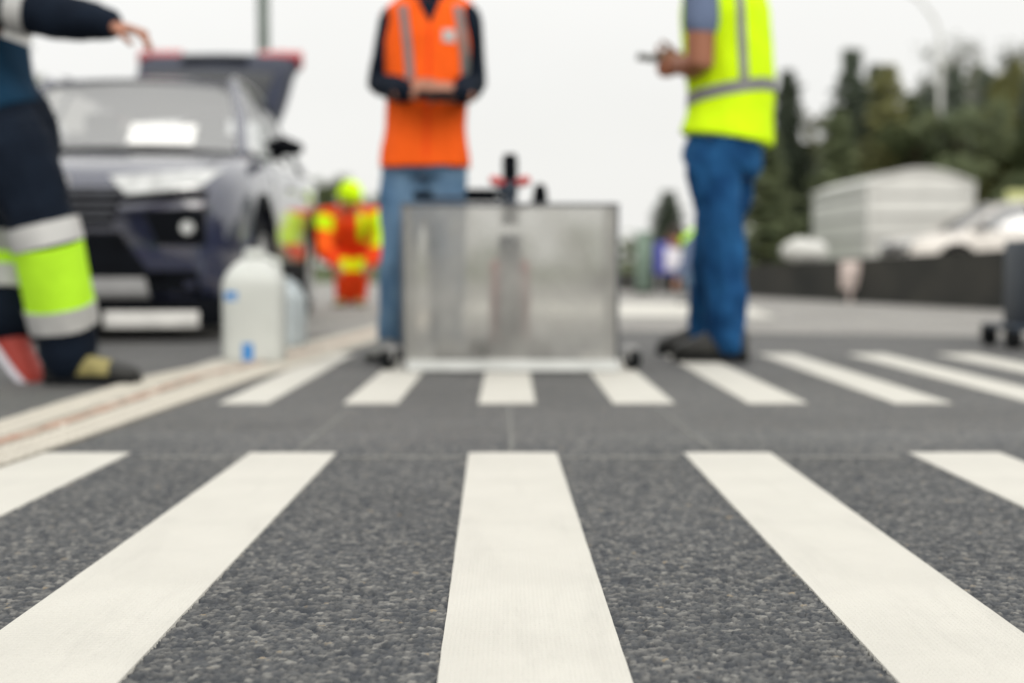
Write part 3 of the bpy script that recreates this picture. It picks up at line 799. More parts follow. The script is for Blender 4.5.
# --- man in the orange vest
def build_orange():
    Y = 6.02
    base = V((P(425, 360, Y).x, Y, 0)); q = lambda x, y, dy=0: P(x, y, Y + dy)
    J = dict(crotch=q(425, 178), pelvis=q(425, 152), waist=q(426, 110), chest=q(428, 48), neck=q(430, -5), head=q(431, -46, -.03),
             lat_h=V((1, 0, 0)), lat_s=V((1, 0, 0)), face=V((0, -1, -.25)),
             shl=q(396, 22), ell=q(382, 84, .02), wrl=q(406, 92, -.24), shr=q(464, 21), elr=q(472, 84, .02), wrr=q(460, 95, -.24),
             hdl=V((1, -.35, .05)), hnl=V((.1, .6, -.2)), htl=V((0, -.1, 1)), hdr=V((-1, -.3, .05)), hnr=V((-.1, .6, -.2)), htr=V((0, -.1, 1)), curl=.55,
             hipl=q(404, 168), knl=q(398, 262, -.03), anl=q(394, 340, .03), hipr=q(444, 168), knr=q(446, 262, -.03), anr=q(446, 341, .03),
             toel=V((-.35, -1, 0)), toer=V((.25, -1, 0)))
    for s in ('l', 'r'): J['an' + s].z = .088; J['sole' + s] = 0.003
    o = person('man in an orange safety vest and jeans standing behind the translucent shield', 'road workers', J, base,
               dict(skin='skin', hair='hair', trousers='jeans_pale', top='navycloth', vest='orange', vt0=.125, flare=.012, shoe='shoe_grey', legw=.90, wr=.010, seed=1, bulk=(.90, .95), vbulk=(.90, 1.0)))
    rt = o['root']; b = o['vest_bvh']
    for (x0, x1, x2) in ((405, 410, 413), (458, 464, 466)):
        make('reflective_stripe', stripe(b, [q(x0, 10), q(x1, 50), q(x2, 84)], V((1, 0, 0)), .034, V((0, 1, 0))), M['retro'], rt, smooth=60)
    make('badge', stripe(b, [q(450, 35), q(450, 47)], V((1, 0, 0)), .05, V((0, 1, 0)), n=6), M['retro_pale'], rt, smooth=60)
    # open neck of the vest: dark jacket shows as a V
    def fn(u, v):
        w = .058 * (1 - u) + .004; p = q(430, -2).lerp(q(432, 28), u) + V((1, 0, 0)) * (v - .5) * 2 * w
        return p - V((0, .6, 0)), V((0, 1, 0))
    make('neck_opening', patch(b, fn, 14, 4, .005, .004), M['navycloth'], rt, smooth=60)
    # hem and zip seams
    make('zip', stripe(b, [q(432, 30), q(430, 90), q(428, 160)], V((1, 0, 0)), .012, V((0, 1, 0)), off=.003), M['orange2'], rt, smooth=60)
    # dark phone between the hands
    ph = MB(); c = q(437, 95, -.31); ph.box(c, (.16, .075, .012), Matrix.Rotation(R(28), 3, 'X'))
    e = centred('phone', ph, M['black'], c, 'dark handheld device held by the man in the orange vest', 'phone', bevel=.004)
build_orange()

# --- man in the yellow vest, seen from the side
def build_yellow():
    Y = 5.88
    base = V((P(722, 360, Y).x, Y, 0)); q = lambda x, y, dy=0: P(x, y, Y + dy)
    F = V((-.86, .5, 0)).normalized(); L_ = Z.cross(F)
    J = dict(crotch=q(719, 172), pelvis=q(727, 140), waist=q(730, 95), chest=q(726, 25), neck=q(718, -38), head=q(707, -82),
             lat_h=L_, lat_s=L_, face=(F + V((0, 0, -.25))))
    ch = q(727, -10)
    J['shl'] = ch + L_ * .19 + V((-.03, 0, -.005)); J['shr'] = ch - L_ * .185
    J['ell'] = q(700, 65, -.20); J['wrl'] = q(680, 66, -.04)
    J['elr'] = q(704, 62, .26); J['wrr'] = q(680, 60, .26)
    J['hdl'] = V((-.62, .75, .0)); J['hnl'] = V((.6, .5, .1)); J['htl'] = V((-.1, -.1, 1))
    J['hdr'] = V((-1, -.5, .0)); J['hnr'] = V((-.3, -.7, .2)); J['htr'] = V((-.1, .1, 1)); J['curl'] = .6
    J['hipl'] = q(722, 160) + L_ * .085; J['hipr'] = q(722, 160) - L_ * .085
    J['knl'] = q(723, 250, -.07); J['anl'] = q(728, 340, -.05)
    J['knr'] = q(712, 252, .2); J['anr'] = q(708, 330, .42)
    for s in ('l', 'r'): J['an' + s].z = .088; J['sole' + s] = .003
    J['toel'] = V((-1, .25, 0)); J['toer'] = V((-1, .15, 0))
    o = person('man in a yellow safety vest and blue jeans seen side-on, holding a phone', 'road workers', J, base,
               dict(skin='skin_tan', hair='hair', trousers='jeans', top='bluegrey', topname='shirt', sleeve=.5, vest='lime', vt0=.25, flare=.018, arm=1.32, sleevew=1.25, shoeH=1.75,
                    bulk=(.98, 1.16), vbulk=(.96, 1.20), shoe='boot', legw=1.0, seed=4, wr=.018, shoeL=.31, shoeW=.058))
    rt = o['root']; b = o['vest_bvh']
    c = q(733, 95); ax = (J['chest'] - J['pelvis'])
    make('reflective_band', band(b, c, ax, F, .05, tilt=F * -.03), M['retro'], rt, smooth=60)
    ray = V((0, 1, 0))
    make('reflective_stripe', stripe(b, [q(731, -18), q(734, 35), q(737, 88)], V((1, 0, 0)), .036, ray), M['retro'], rt, smooth=60)
    make('reflective_stripe', stripe(b, [q(733, -18, .0), q(736, 35), q(737, 88)], V((1, 0, 0)), .036, -ray), M['retro'], rt, smooth=60)
    ph = MB(); c = q(650, 58, .06); rot = Matrix.Rotation(R(8), 3, 'Y') @ Matrix.Rotation(R(-12), 3, 'X')
    ph.box(c, (.11, .075, .009), rot)
    centred('phone', ph, M['dullsilver'], c, 'grey phone held flat by the man in the yellow vest', 'phone', bevel=.003)
build_yellow()

# --- worker at the left edge
def build_left():
    Y = 4.78
    base = V((P(50, 385, Y).x, Y, 0)); q = lambda x, y, dy=0: P(x, y, Y + dy)
    F = V((.97, -.22, 0)).normalized(); L_ = Z.cross(F)
    J = dict(crotch=q(10, 168), pelvis=q(6, 128), waist=q(-14, 88), chest=q(-30, 28), neck=q(-42, -38), head=q(-34, -88),
             lat_h=L_, lat_s=L_, face=(F + V((0, 0, -.2))))
    ch = q(-26, -6)
    J['shr'] = ch - L_ * .17 + V((.03, 0, -.03)); J['shl'] = ch + L_ * .18
    J['elr'] = q(58, 16, -.22); J['wrr'] = q(108, 24, -.26)
    J['hdr'] = V((.9, 0, -.22)); J['hnr'] = V((-.1, .1, -1)); J['htr'] = V((.1, -1, 0)); J['curl'] = .42
    J['ell'] = q(-40, 70, .25); J['wrl'] = q(-12, 30, -.10); J['hdl'] = V((.6, -.3, .4)); J['hnl'] = V((.2, .8, .2)); J['htl'] = V((-.3, 0, 1))
    J['hipr'] = q(14, 150, -.10); J['knr'] = q(48, 245, -.12); J['anr'] = q(70, 358, -.03)
    J['hipl'] = q(4, 152, .10); J['knl'] = q(12, 250, .16); J['anl'] = q(8, 322, .12)
    J['anr'].z = .088; J['soler'] = .003; J['solel'] = .0
    J['toer'] = V((1, -.12, 0)); J['toel'] = V((.66, -.15, -.74))
    o = person('worker in dark navy workwear with lime leg bands, pointing at the left edge', 'road workers', J, base,
               dict(skin='skin', hair='hair', trousers='navycloth', top='navycloth', shoe='boot', shoel='redshoe', solel='signwhite', legw=1.22, wr=.009, seed=9, shoeL=.33, shoeW=.062, shoeH=1.45, hem=.06, sleevew=1.2, bulk=(1.05, 1.1)))
    rt = o['root']; tb = o['trousers_bvh']
    for s in ('r', 'l'):
        kn, an = J['kn' + s], J['an' + s]; ax = kn - an
        cc = lambda t: an + ax * t
        if s == 'r': t_hi, t_lo, t_a, t_b = 1.12, .40, 1.0, .33
        else: t_hi, t_lo, t_a, t_b = 1.06, .62, .94, .50
        # the lime section follows the knee
        up_ = (J['hip' + s] - kn).normalized()
        lim = band(tb, cc((.96 + t_lo) / 2 + .02), ax, F, ax.length * (1.02 - t_lo), R_=.20, off=.011)
        make('lime_panel', lim, M['limegreen'], rt, smooth=60)
        make('reflective_band', band(tb, cc(t_lo - .02), ax, F, .075, R_=.20, off=.015), M['retro_pale'], rt, smooth=60)
        make('reflective_band', band(tb, kn + up_ * .035, ax.normalized() + up_, F, .075, R_=.20, off=.015), M['retro_pale'], rt, smooth=60)
    jb = o['top_bvh']; sh, elb = J['shr'], J['elr']; ax = elb - sh
    make('reflective_band', band(jb, sh.lerp(elb, .68), ax, Z, .06, R_=.12, off=.006), M['retro_pale'], rt, smooth=60)
    # blue bib over the chest
    mb = MB(); torso(mb, J, infl=.022, t0=.30, t1=.70, bulk=(1.05, 1.1)); me = wrinkle(solid(mb.mesh('bib'), .008, 3), .006, 8)
    make('bib', me, M['tealcloth'], rt, smooth=180)
    tp = MB(); an = J['anr']; td = J['toer'].normalized()
    bb = min((bvh_of(f.data, rt.location) for f in rt.children if f.name.startswith('shoe')), key=lambda t_: (t_.find_nearest(an + td * .08 - Z * .05)[3]))
    def fn(u, v):
        p = an + td * (.0 + .15 * u) + Z * (-.05 + .075 * v * (1 - .4 * u)); return p + V((0, -.5, 0)), V((0, 1, 0))
    make('side_panel', patch(bb, fn, 10, 4, .004, .004), M['khaki'], rt, smooth=60)
    pb = MB(); c = q(20, 26, -.20); pb.box(c, (.09, .01, .10), Matrix.Rotation(R(20), 3, 'Y'))
    centred('paper', pb, M['paper'], c, 'small white paper held at the chest of the worker in navy', 'paper', bevel=.002)
build_left()

# --- crouching worker in the distance
def build_crouch():
    Y = 13.6
    base = V((P(352, 303, Y).x, Y, 0)); q = lambda x, y, dy=0: P(x, y, Y + dy)
    J = dict(crotch=q(352, 262, .18), pelvis=q(352, 246, .22), waist=q(352, 235, .08), chest=q(351, 222, -.12), neck=q(350, 211, -.25), head=q(350, 198, -.36),
             lat_h=V((1, 0, 0)), lat_s=V((1, 0, 0)), face=V((0, -1, -.5)), headup=V((0, -.3, 1)),
             shl=q(327, 218, -.2), shr=q(377, 217, -.2), ell=q(320, 244, -.3), wrl=q(335, 262, -.45), elr=q(386, 238, -.3), wrr=q(370, 262, -.45),
             hdl=V((.2, -.3, -1)), hdr=V((-.2, -.3, -1)), hnl=V((0, 1, 0)), hnr=V((0, 1, 0)), htl=V((1, 0, 0)), htr=V((-1, 0, 0)),
             hipl=q(344, 256, .18), hipr=q(360, 256, .18), knl=q(344, 272, -.08), knr=q(360, 272, -.08), anl=q(344, 298, .1), anr=q(358, 298, .1),
             toel=V((-.2, -1, 0)), toer=V((.2, -1, 0)))
    for s in ('l', 'r'): J['an' + s].z = .088; J['sole' + s] = .003
    o = person('worker in orange and yellow high visibility clothes bending down near the dark car', 'road workers', J, base,
               dict(skin='skin', hair='lime', hairname='helmet', trousers='orange2', top='orange2', vest=None, shoe='khaki', voxel=.009, legw=1.1, seed=2, bulk=(1.25, 1.2), arm=1.35, sleevew=1.35, hairk=1.38))
    rt = o['root']; jb = o['top_bvh']; tb = o['trousers_bvh']
    hc = J['head'] + V((0, -.02, .035)); mb = MB(); mb.tube([hc - Z * .008, hc + Z * .006], [.145, .135], n=24); make('helmet_brim', mb, M['lime'], rt)
    for sx_ in (-1, 1):
        make('brace_stripe', stripe(jb, [J['neck'] + V((sx_ * .09, 0, -.02)), J['chest'] + V((sx_ * .12, 0, 0)), J['waist'] + V((sx_ * .12, 0, -.05))], V((1, 0, 0)), .07, V((0, 1, 0)), off=.008), M['lime' if sx_ > 0 else 'orange'], rt, smooth=60)
    for s, mm in (('l', 'orange'), ('r', 'lime')):
        sh, elb, wr = J['sh' + s], J['el' + s], J['wr' + s]
        make('sleeve_panel', band(jb, elb.lerp(wr, .12), wr - sh, V((0, -1, 0)), .22, R_=.13, off=.012, n=24), M[mm], rt, smooth=60)
        make('shoulder_panel', band(jb, sh.lerp(elb, .3), elb - sh, V((0, -1, 0)), .14, R_=.13, off=.012, n=24), M['lime'], rt, smooth=60)
        make('knee_band', band(tb, J['kn' + s].lerp(J['hip' + s], .3), J['hip' + s] - J['an' + s], V((0, -1, 0)), .13, R_=.15, off=.010, n=24), M['lime'], rt, smooth=60)
build_crouch()

def build_bent():
    Y = 14.6
    base = V((P(697, 303, Y).x, Y, 0)); q = lambda x, y, dy=0: P(x, y, Y + dy)
    F = V((-1, .1, 0)).normalized(); L_ = Z.cross(F)
    J = dict(crotch=q(700, 266), pelvis=q(701, 254), waist=q(698, 248), chest=q(691, 243), neck=q(684, 240), head=q(677, 237),
             lat_h=L_, lat_s=L_, face=F + V((0, 0, -.6)), headup=V((-.6, 0, .8)))
    ch = q(689, 242)
    J['shl'] = ch + L_ * .17; J['shr'] = ch - L_ * .17
    J['ell'] = q(688, 262, -.2); J['elr'] = q(686, 262, .2); J['wrl'] = q(680, 276, -.15); J['wrr'] = q(679, 276, .12)
    J['hdl'] = V((-.6, 0, -1)); J['hdr'] = V((-.6, 0, -1)); J['hnl'] = V((1, 0, -.3)); J['hnr'] = V((1, 0, -.3)); J['htl'] = V((0, 1, 0)); J['htr'] = V((0, -1, 0))
    J['hipl'] = q(699, 258) + L_ * .08; J['hipr'] = q(699, 258) - L_ * .08
    J['knl'] = q(694, 279, -.08); J['knr'] = q(697, 279, .08); J['anl'] = q(698, 298, -.09); J['anr'] = q(702, 298, .09)
    for s in ('l', 'r'): J['an' + s].z = .088; J['sole' + s] = .003
    J['toel'] = V((-1, -.1, 0)); J['toer'] = V((-1, .1, 0))
    person('distant worker in a lime vest and jeans, mostly hidden behind the man in yellow', 'road workers', J, base,
           dict(skin='skin', hair='hair', trousers='jeans_pale', top='bluegrey', vest='limegreen', vt0=.25, shoe='shoe_grey', voxel=.009, seed=6))
build_bent()

# ------------------------------------------------------------------ cars
def build_car(label, group, loc, rz, paint, open_gate, extra=None):
    root = empty('car', loc, label, 'car', group, rz)
    mk = lambda n, mb, m, par=None, bevel=0, smooth=40: make(n, mb, m, par or root, bevel, smooth, local=True)
    Wt = [(0, .70), (.03, .765), (.10, .825), (.22, .875), (.45, .91), (1.2, .925), (3.6, .925), (4.2, .905), (4.45, .86), (4.57, .78), (4.6, .70)]
    Tt = [(0, .74), (.03, .82), (.08, .875), (.16, .91), (.5, .985), (1.0, 1.045), (1.3, 1.08), (2.2, 1.085), (4.2, 1.12), (4.5, 1.10), (4.6, 1.02)]
    Bt = [(0, .25), (.08, .20), (.5, .19), (4.0, .21), (4.45, .26), (4.6, .34)]
    ys = [0, .012, .03, .055, .09, .13, .18, .25, .35, .48, .65] + [.8 + .15 * i for i in range(24)] + [4.36, 4.44, 4.5, 4.55, 4.58, 4.6]
    rings = []
    for y in ys:
        w, t, b = interp(Wt, y), interp(Tt, y), interp(Bt, y)
        h = [(0, b), (w * .80, b), (w * .94, b + .035), (w * .985, b + .12), (w, b + .30), (w * 1.004, b + .44), (w, t - .24), (w * .985, t - .12), (w * .945, t - .05), (w * .87, t - .012), (w * .75, t), (w * .4, t + .012), (0, t + .016)]
        rings.append([V((x, y, z)) for x, z in h] + [V((-x, y, z)) for x, z in reversed(h[1:-1])])
    mb = MB(); mb.loft(rings); me = mb.mesh('body')
    cut = MB()
    for y in (.93, 3.62):
        for s in (-1, 1):
            cut.tube([(s * .60, y, .36), (s * 1.1, y, .36)], .40, n=40)
    co = bpy.data.objects.new('cut', cut.mesh('cut')); COL.objects.link(co)
    full = bvh_of(me)
    me = process(me, [('BOOLEAN', dict(operation='DIFFERENCE', object=co, solver='EXACT'))])
    bpy.data.objects.remove(co)
    bv = bvh_of(me)
    body = mk('body', me, M[paint], smooth=38)
    # wheels and arch cladding
    for y in (.93, 3.62):
        for s in (-1, 1):
            wh = bpy.data.objects.new('wheel', None); COL.objects.link(wh); wh.parent = root; wh.location = (s * .80, y, .345)
            prof = [(-.11, .20), (-.115, .26), (-.11, .31), (-.085, .338), (0, .345), (.085, .338), (.11, .31), (.115, .26), (.11, .20)]
            mb = MB(); mb.loft([[V((x, r * math.cos(a), r * math.sin(a))) for a in [2 * math.pi * k / 40 for k in range(40)]] for x, r in prof], caps=False); mb.loft([[V((x, .2 * math.cos(a), .2 * math.sin(a))) for a in [2 * math.pi * k / 40 for k in range(40)]] for x in (-.11, .0)])
            mk('tyre', mb, M['rubber'], wh)
            mb = MB(); mb.loft([[V((s * x, r * math.cos(a), r * math.sin(a))) for a in [2 * math.pi * k / 40 for k in range(40)]] for x, r in ((.03, .235), (.105, .24), (.118, .232), (.108, .215), (.06, .205))], caps=False)
            for k in range(10):
                a = 2 * math.pi * k / 10; u = V((0, math.cos(a), math.sin(a)))
                mb.tube([V((s * .112, 0, 0)) + u * .03, V((s * .104, 0, 0)) + u * .218], [.026, .018], n=8, up=(1, 0, 0), ratio=.5)
            mb.tube([(s * .06, 0, 0), (s * .12, 0, 0)], .05, n=16)
            mk('rim', mb, M['silver'], wh)
            mb = MB(); rr = []
            for k in range(25):
                a = R(-14) + R(208) * k / 24
                cs, sn = math.cos(a), math.sin(a)
                def pt(r, dx):
                    yy = y + r * cs; zz = .36 + r * sn
                    h = full.ray_cast(V((s * 2, yy, zz)), V((-s, 0, 0)))
                    xx = h[0].x if h[0] else s * .92
                    return V((xx + s * dx, yy, zz))
                rr.append([pt(.392, .006), pt(.40, .016), pt(.455, .014), pt(.465, -.004), pt(.40, -.02)])
            mb.loft(rr); mk('wheel_arch', mb, M['black'])
    front = lambda x, z: (V((x, -1, z)), V((0, 1, 0)))
    def fquad(c, off=.006, nu=14, nv=10):       # corners: bottom-left, bottom-right, top-right, top-left in (x, z)
        def fn(u, v):
            x = (c[0][0] * (1 - u) + c[1][0] * u) * (1 - v) + (c[3][0] * (1 - u) + c[2][0] * u) * v
            z = (c[0][1] * (1 - u) + c[1][1] * u) * (1 - v) + (c[3][1] * (1 - u) + c[2][1] * u) * v
            return front(x, z)
        return patch(full, fn, nu, nv, off, .01)
    mir = lambda c, s: [(x * s, z) for x, z in c]
    # front
    g = mk('grille', fquad([(-.26, .60), (.26, .60), (.33, .80), (-.33, .80)], .004), M['black'])
    for k in range(4):
        z = .635 + .045 * k; w = .25 + .07 * (z - .60) / .2
        mk('grille_bar', fquad([(-w, z), (w, z), (w, z + .016), (-w, z + .016)], .012, 12, 1), M['grillegrey'], g)
    mk('lower_intake', fquad([(-.46, .345), (.46, .345), (.30, .57), (-.30, .57)], .005), M['black'])
    mk('bumper_trim', fquad([(-.45, .245), (.45, .245), (.43, .335), (-.43, .335)], .02), M['dullsilver'])
    mk('bumper_base', fquad([(-.72, .25), (.72, .25), (.68, .37), (-.68, .37)], .004), M['black'])
    lip = MB(); lip.box((0, .12, .155), (1.62, .16, .15)); mk('valance', lip, M['black'], bevel=.01)
    for s in (-1, 1):
        lp = MB(); lp.box((s * .455, .012, .118), (.49, .014, .085)); mk('lip_insert', lp, M['brightlip'], bevel=.006)
        mk('headlight', fquad(mir([(.34, .76), (.71, .80), (.80, .90), (.24, .855)], s), .010), M['lens'])
        mk('headlight_surround', fquad(mir([(.30, .715), (.74, .735), (.75, .79), (.32, .755)], s), .004), M['black'])
        rc = mk('fog_recess', fquad(mir([(.50, .50), (.74, .50), (.74, .70), (.42, .68)], s), .004), M['black'])
        fl = MB(); h = full.ray_cast(V((s * .65, -1, .59)), V((0, 1, 0)))[0]
        fl.tube([h + V((0, .03, 0)), h + V((0, -.02, 0)), h + V((0, -.03, 0))], [.038, .038, .030], n=20); mk('fog_light', fl, M['lens'], rc)
        mk('corner_trim', fquad(mir([(.40, .30), (.70, .32), (.70, .37), (.44, .35)], s), .004), M['black'])
    mb = MB(); h = full.ray_cast(V((0, -1, .83)), V((0, 1, 0)))[0]
    mb.tube([h + V((0, .02, 0)), h + V((0, -.012, 0))], .045, n=24); mk('emblem', mb, M['silver'])
    # hood seam
    for s in (-1, 1):
        def fn(u, v, s=s): return V((s * (.72 + .02 * u + .006 * v), .14 + 1.05 * u, 2)), V((0, 0, -1))
        mk('hood_seam', patch(full, fn, 20, 1, .002, .004), M['black'])
    # sides
    side = lambda s: (lambda y, z: (V((s * 2, y, z)), V((-s, 0, 0))))
    for s in (-1, 1):
        sd2 = side(s)
        def sq(c, off, nu=12, nv=6):
            def fn(u, v):
                y = (c[0][0] * (1 - u) + c[1][0] * u) * (1 - v) + (c[3][0] * (1 - u) + c[2][0] * u) * v
                z = (c[0][1] * (1 - u) + c[1][1] * u) * (1 - v) + (c[3][1] * (1 - u) + c[2][1] * u) * v
                return sd2(y, z)
            return patch(full, fn, nu, nv, off, .01)
        mk('sill_cladding', sq([(1.38, .22), (3.16, .22), (3.14, .42), (1.40, .42)], .010), M['black'] if paint == 'navy' else M['orange_stripe'])
        for (y0, y1) in ((1.42, 2.52), (2.53, 3.42)):
            d = mk('door', sq([(y0, .43), (y1, .43), (y1, 1.03), (y0, 1.03)], .0035, 16, 8), M[paint])
            mk('handle', sq([(y1 - .26, .90), (y1 - .06, .90), (y1 - .06, .925), (y1 - .26, .925)], .025, 6, 1), M[paint], d)
        # mirror
        mb = MB(); mb.tube([(s * .90, 1.45, 1.06), (s * .95, 1.44, 1.09)], .03, n=10); mb.tube([(s * .92, 1.42, 1.13), (s * .97, 1.40, 1.13), (s * 1.04, 1.44, 1.12)], [.055, .085, .06], n=16, ratio=.75, up=(0, 0, 1), round_ends=True)
        mk('mirror', mb, M['black'], bevel=0, smooth=60)
    # greenhouse
    A0, A1 = V((.77, 1.16, 1.07)), V((.585, 1.98, 1.575)); rail = [V((.585, 1.98, 1.575)), V((.60, 2.6, 1.615)), V((.60, 3.4, 1.61)), V((.575, 4.2, 1.56))]
    belt = lambda y: V((.855 - .012 * max(0, y - 3.4), y, 1.075 + .012 * (y - 1.2)))
    def curve(pl, y):
        for a, b in zip(pl, pl[1:]):
            if y <= b.y: return a.lerp(b, (y - a.y) / (b.y - a.y))
        return pl[-1]
    fl_ = lambda p, s: V((p.x * s, p.y, p.z))
    # windscreen
    rings = []
    for i in range(13):
        u = i / 12; row = []
        for j in range(13):
            v = -1 + 2 * j / 12; p = A0.lerp(A1, u); bulge = .13 * (1 - v * v) * (1 - .35 * u)
            row.append(V((p.x * v, p.y - bulge, p.z + .02 * (1 - v * v) + .03 * math.sin(math.pi * u))))
        rings.append(row)
    mb = MB(); mb.loft(rings, closed=False); mk('windscreen', mb, M['glass'], smooth=180)
    # roof
    top = []; bot = []
    for i in range(15):
        y = 1.93 + (4.28 - 1.93) * i / 14; p = curve(rail, y); row = []; row2 = []
        for j in range(15):
            v = -1 + 2 * j / 14; z = p.z + (.016 if i == 0 else .04 if i == 1 else .055) * (1 - abs(v) ** 2.4) + .005
            yy = y - ((.07 if i == 0 else .04 if i == 1 else 0) * (1 - v * v))
            row.append(V((p.x * 1.02 * v, yy, z))); row2.append(V((p.x * 1.0 * v, yy, z - .03)))
        top.append(row); bot.append(row2)
    mb = MB(); mb.loft([a + list(reversed(b)) for a, b in zip(top, bot)]); rf = mk('roof', mb, M[paint], smooth=50)
    mb = MB(); mb.loft([[p - V((0, 0, .004)) for p in r] for r in bot], closed=False); mk('headliner', mb, M['headliner'], rf, smooth=180)
    for s in (-1, 1):
        mb = MB(); mb.tube([fl_(curve(rail, y), s) + V((-.03 * s, 0, .05)) for y in (2.15, 2.3, 3.0, 3.8, 3.95)], [.008, .016, .016, .016, .008], n=8); mk('roof_rail', mb, M['silver'], rf)
        mb = MB(); mb.tube([fl_(A0, s) + V((0, -.04, -.03)), fl_(A0.lerp(A1, .5), s) + V((.012 * s, 0, .012)), fl_(A1, s)], [.042, .040, .038], n=10); mk('pillar', mb, M[paint])
        for (y, w, m_, tilt) in ((2.53, .045, 'black', .03), (3.42, .05, 'black', .03)):
            b = fl_(belt(y), s); t = fl_(curve(rail, y + tilt), s); mb = MB(); mb.tube([b, t], [w, w * .8], n=8, ratio=.35, up=(s, 0, .4)); mk('pillar', mb, M[m_])
        # rear pillar
        mb = MB(); b0, b1 = fl_(belt(3.95), s), fl_(belt(4.42), s); t0, t1 = fl_(curve(rail, 3.85), s), fl_(curve(rail, 4.2), s)
        ins = V((-.05 * s, 0, 0)); mb.loft([[b0, b1, b1 + ins, b0 + ins], [t0, t1, t1 + ins, t0 + ins]]); mk('pillar', mb, M[paint], bevel=.01)
        for (y0, y1) in ((1.30, 2.49), (2.575, 3.38), (3.465, 3.95)):
            rows = []
            for i in range(9):
                y = y0 + (y1 - y0) * i / 8; b = fl_(belt(y), s); 
                yt = max(y, 1.98) if y0 > 1.5 else 1.98 + (y1 - 1.98) * max(0, (y - 1.98) / (y1 - 1.98)) if y > 1.98 else y
                t = fl_(curve(rail, y), s) if y >= 1.98 else fl_(A0.lerp(A1, (y - A0.y) / (A1.y - A0.y)), s)
                rows.append([b.lerp(t, k / 5) + V((s * .012 * math.sin(math.pi * k / 5), 0, 0)) for k in range(6)])
            mb = MB(); mb.loft(rows, closed=False); mk('side_window', mb, M['glass'], smooth=180)
    # inside
    mb = MB(); mb.box((0, 2.85, 1.105), (1.5, 2.9, .02)); mk('interior_deck', mb, M['darkint'])
    mb = MB(); mb.tube([(-.68, 1.42, 1.12), (.68, 1.42, 1.12)], .07, n=12); mk('dashboard', mb, M['darkint'])
    for s in (-1, 1):
        mb = MB(); mb.box((s * .36, 2.35, 1.17), (.46, .14, .22), Matrix.Rotation(R(-12), 3, 'X')); mb.box((s * .36, 2.42, 1.36), (.24, .09, .14)); mk('seat', mb, M['darkint'], bevel=.03)
    mb = MB(); mb.tube([(.36 + .17 * math.cos(a), 1.72 + .05 * math.sin(a), 1.16 + .15 * math.sin(a)) for a in [2 * math.pi * k / 24 for k in range(25)]], .014, n=8); mk('steering_wheel', mb, M['black'])
    # tailgate
    hinge = V((0, 4.22, 1.60)); dirn = V((0, math.cos(R(31)), math.sin(R(31)))) if open_gate else V((0, .42, -.9)).normalized()
    nr = V((1, 0, 0)).cross(dirn) * (-1 if not open_gate else -1)        # towards the inside
    nr = V((0, dirn.z, -dirn.y)); L_ = 1.12 if open_gate else .62
    rows = []
    for i in range(11):
        u = i / 10; w = .58 + .10 * u; c = hinge + dirn * L_ * u + nr * (-.10 * math.sin(math.pi * u * .9))
        prof = [(-1, .11 + .10 * math.sin(math.pi * min(1, u * 1.3))), (-.985, .0), (-.8, -.028), (0, -.04), (.8, -.028), (.985, .0), (1, .11 + .10 * math.sin(math.pi * min(1, u * 1.3)))]
        out = [V((x * w, 0, 0)) + c + nr * z for x, z in prof]
        inn = [V((x * w * .93, 0, 0)) + c + nr * (z + .05) for x, z in reversed(prof)]
        rows.append(out + inn)
    mb = MB(); mb.loft(rows); tg = mk('tailgate', mb, M['navy_gate' if paint == 'navy' else paint], smooth=35)
    rows2 = [[V((x * (.48 + .09 * u), 0, 0)) + hinge + dirn * L_ * u + nr * (-.10 * math.sin(math.pi * u * .9) - .045 + .016 * x * x) for x in (-1, -.6, -.3, 0, .3, .6, 1)] for u in [.08 + .44 * k / 8 for k in range(9)]]
    mb = MB(); mb.loft([r + [p + nr * .02 for p in reversed(r)] for r in rows2]); mk('rear_window', mb, M['darkglass'], tg, smooth=35)
    mb = MB(); uu = .72; mb.box(hinge + dirn * L_ * uu + nr * (-.10 * math.sin(math.pi * uu * .9) - .04), (.56, .18, .02), Matrix.Rotation(math.atan2(dirn.z, dirn.y), 3, 'X')); mk('plate_recess', mb, M['black'], tg, bevel=.006)
    rows = [[V((x * (.52 + .10 * u), 0, 0)) + hinge + dirn * L_ * (.03 + .93 * u) + nr * (.045 + .02 * abs(x) - .10 * math.sin(math.pi * (.03 + .93 * u) * .9)) for x in (-1, -.5, 0, .5, 1)] for u in [k / 8 for k in range(9)]]
    mb = MB(); mb.loft([r + [p + nr * .012 for p in reversed(r)] for r in rows]); mk('inner_panel', mb, M['darkint'], tg)
    for s in (-1, 1):
        mb = MB(); c = hinge + dirn * (L_ * 1.0) + V((s * .52, 0, 0)); mb.box(c - nr * .015, (.38, .13, .13), Matrix.Rotation(math.atan2(dirn.z, dirn.y), 3, 'X')); mk('tail_light', mb, M['redlens'], tg, bevel=.015)
        if open_gate:
            mb = MB(); mb.tube([V((s * .56, 4.2, 1.35)), hinge + dirn * .55 + V((s * .60, 0, 0)) + nr * .05], .012, n=8); mk('gas_strut', mb, M['black'], tg)
    if extra: extra(root, mk)
    return root

CAR = V((-2.31, 7.35, 0)); CAR_RZ = R(2.2)
def navy_extra(root, mk):
    pass
build_car('dark navy car with its tailgate raised, parked facing the camera', 'parked cars', CAR, CAR_RZ, 'navy', True)
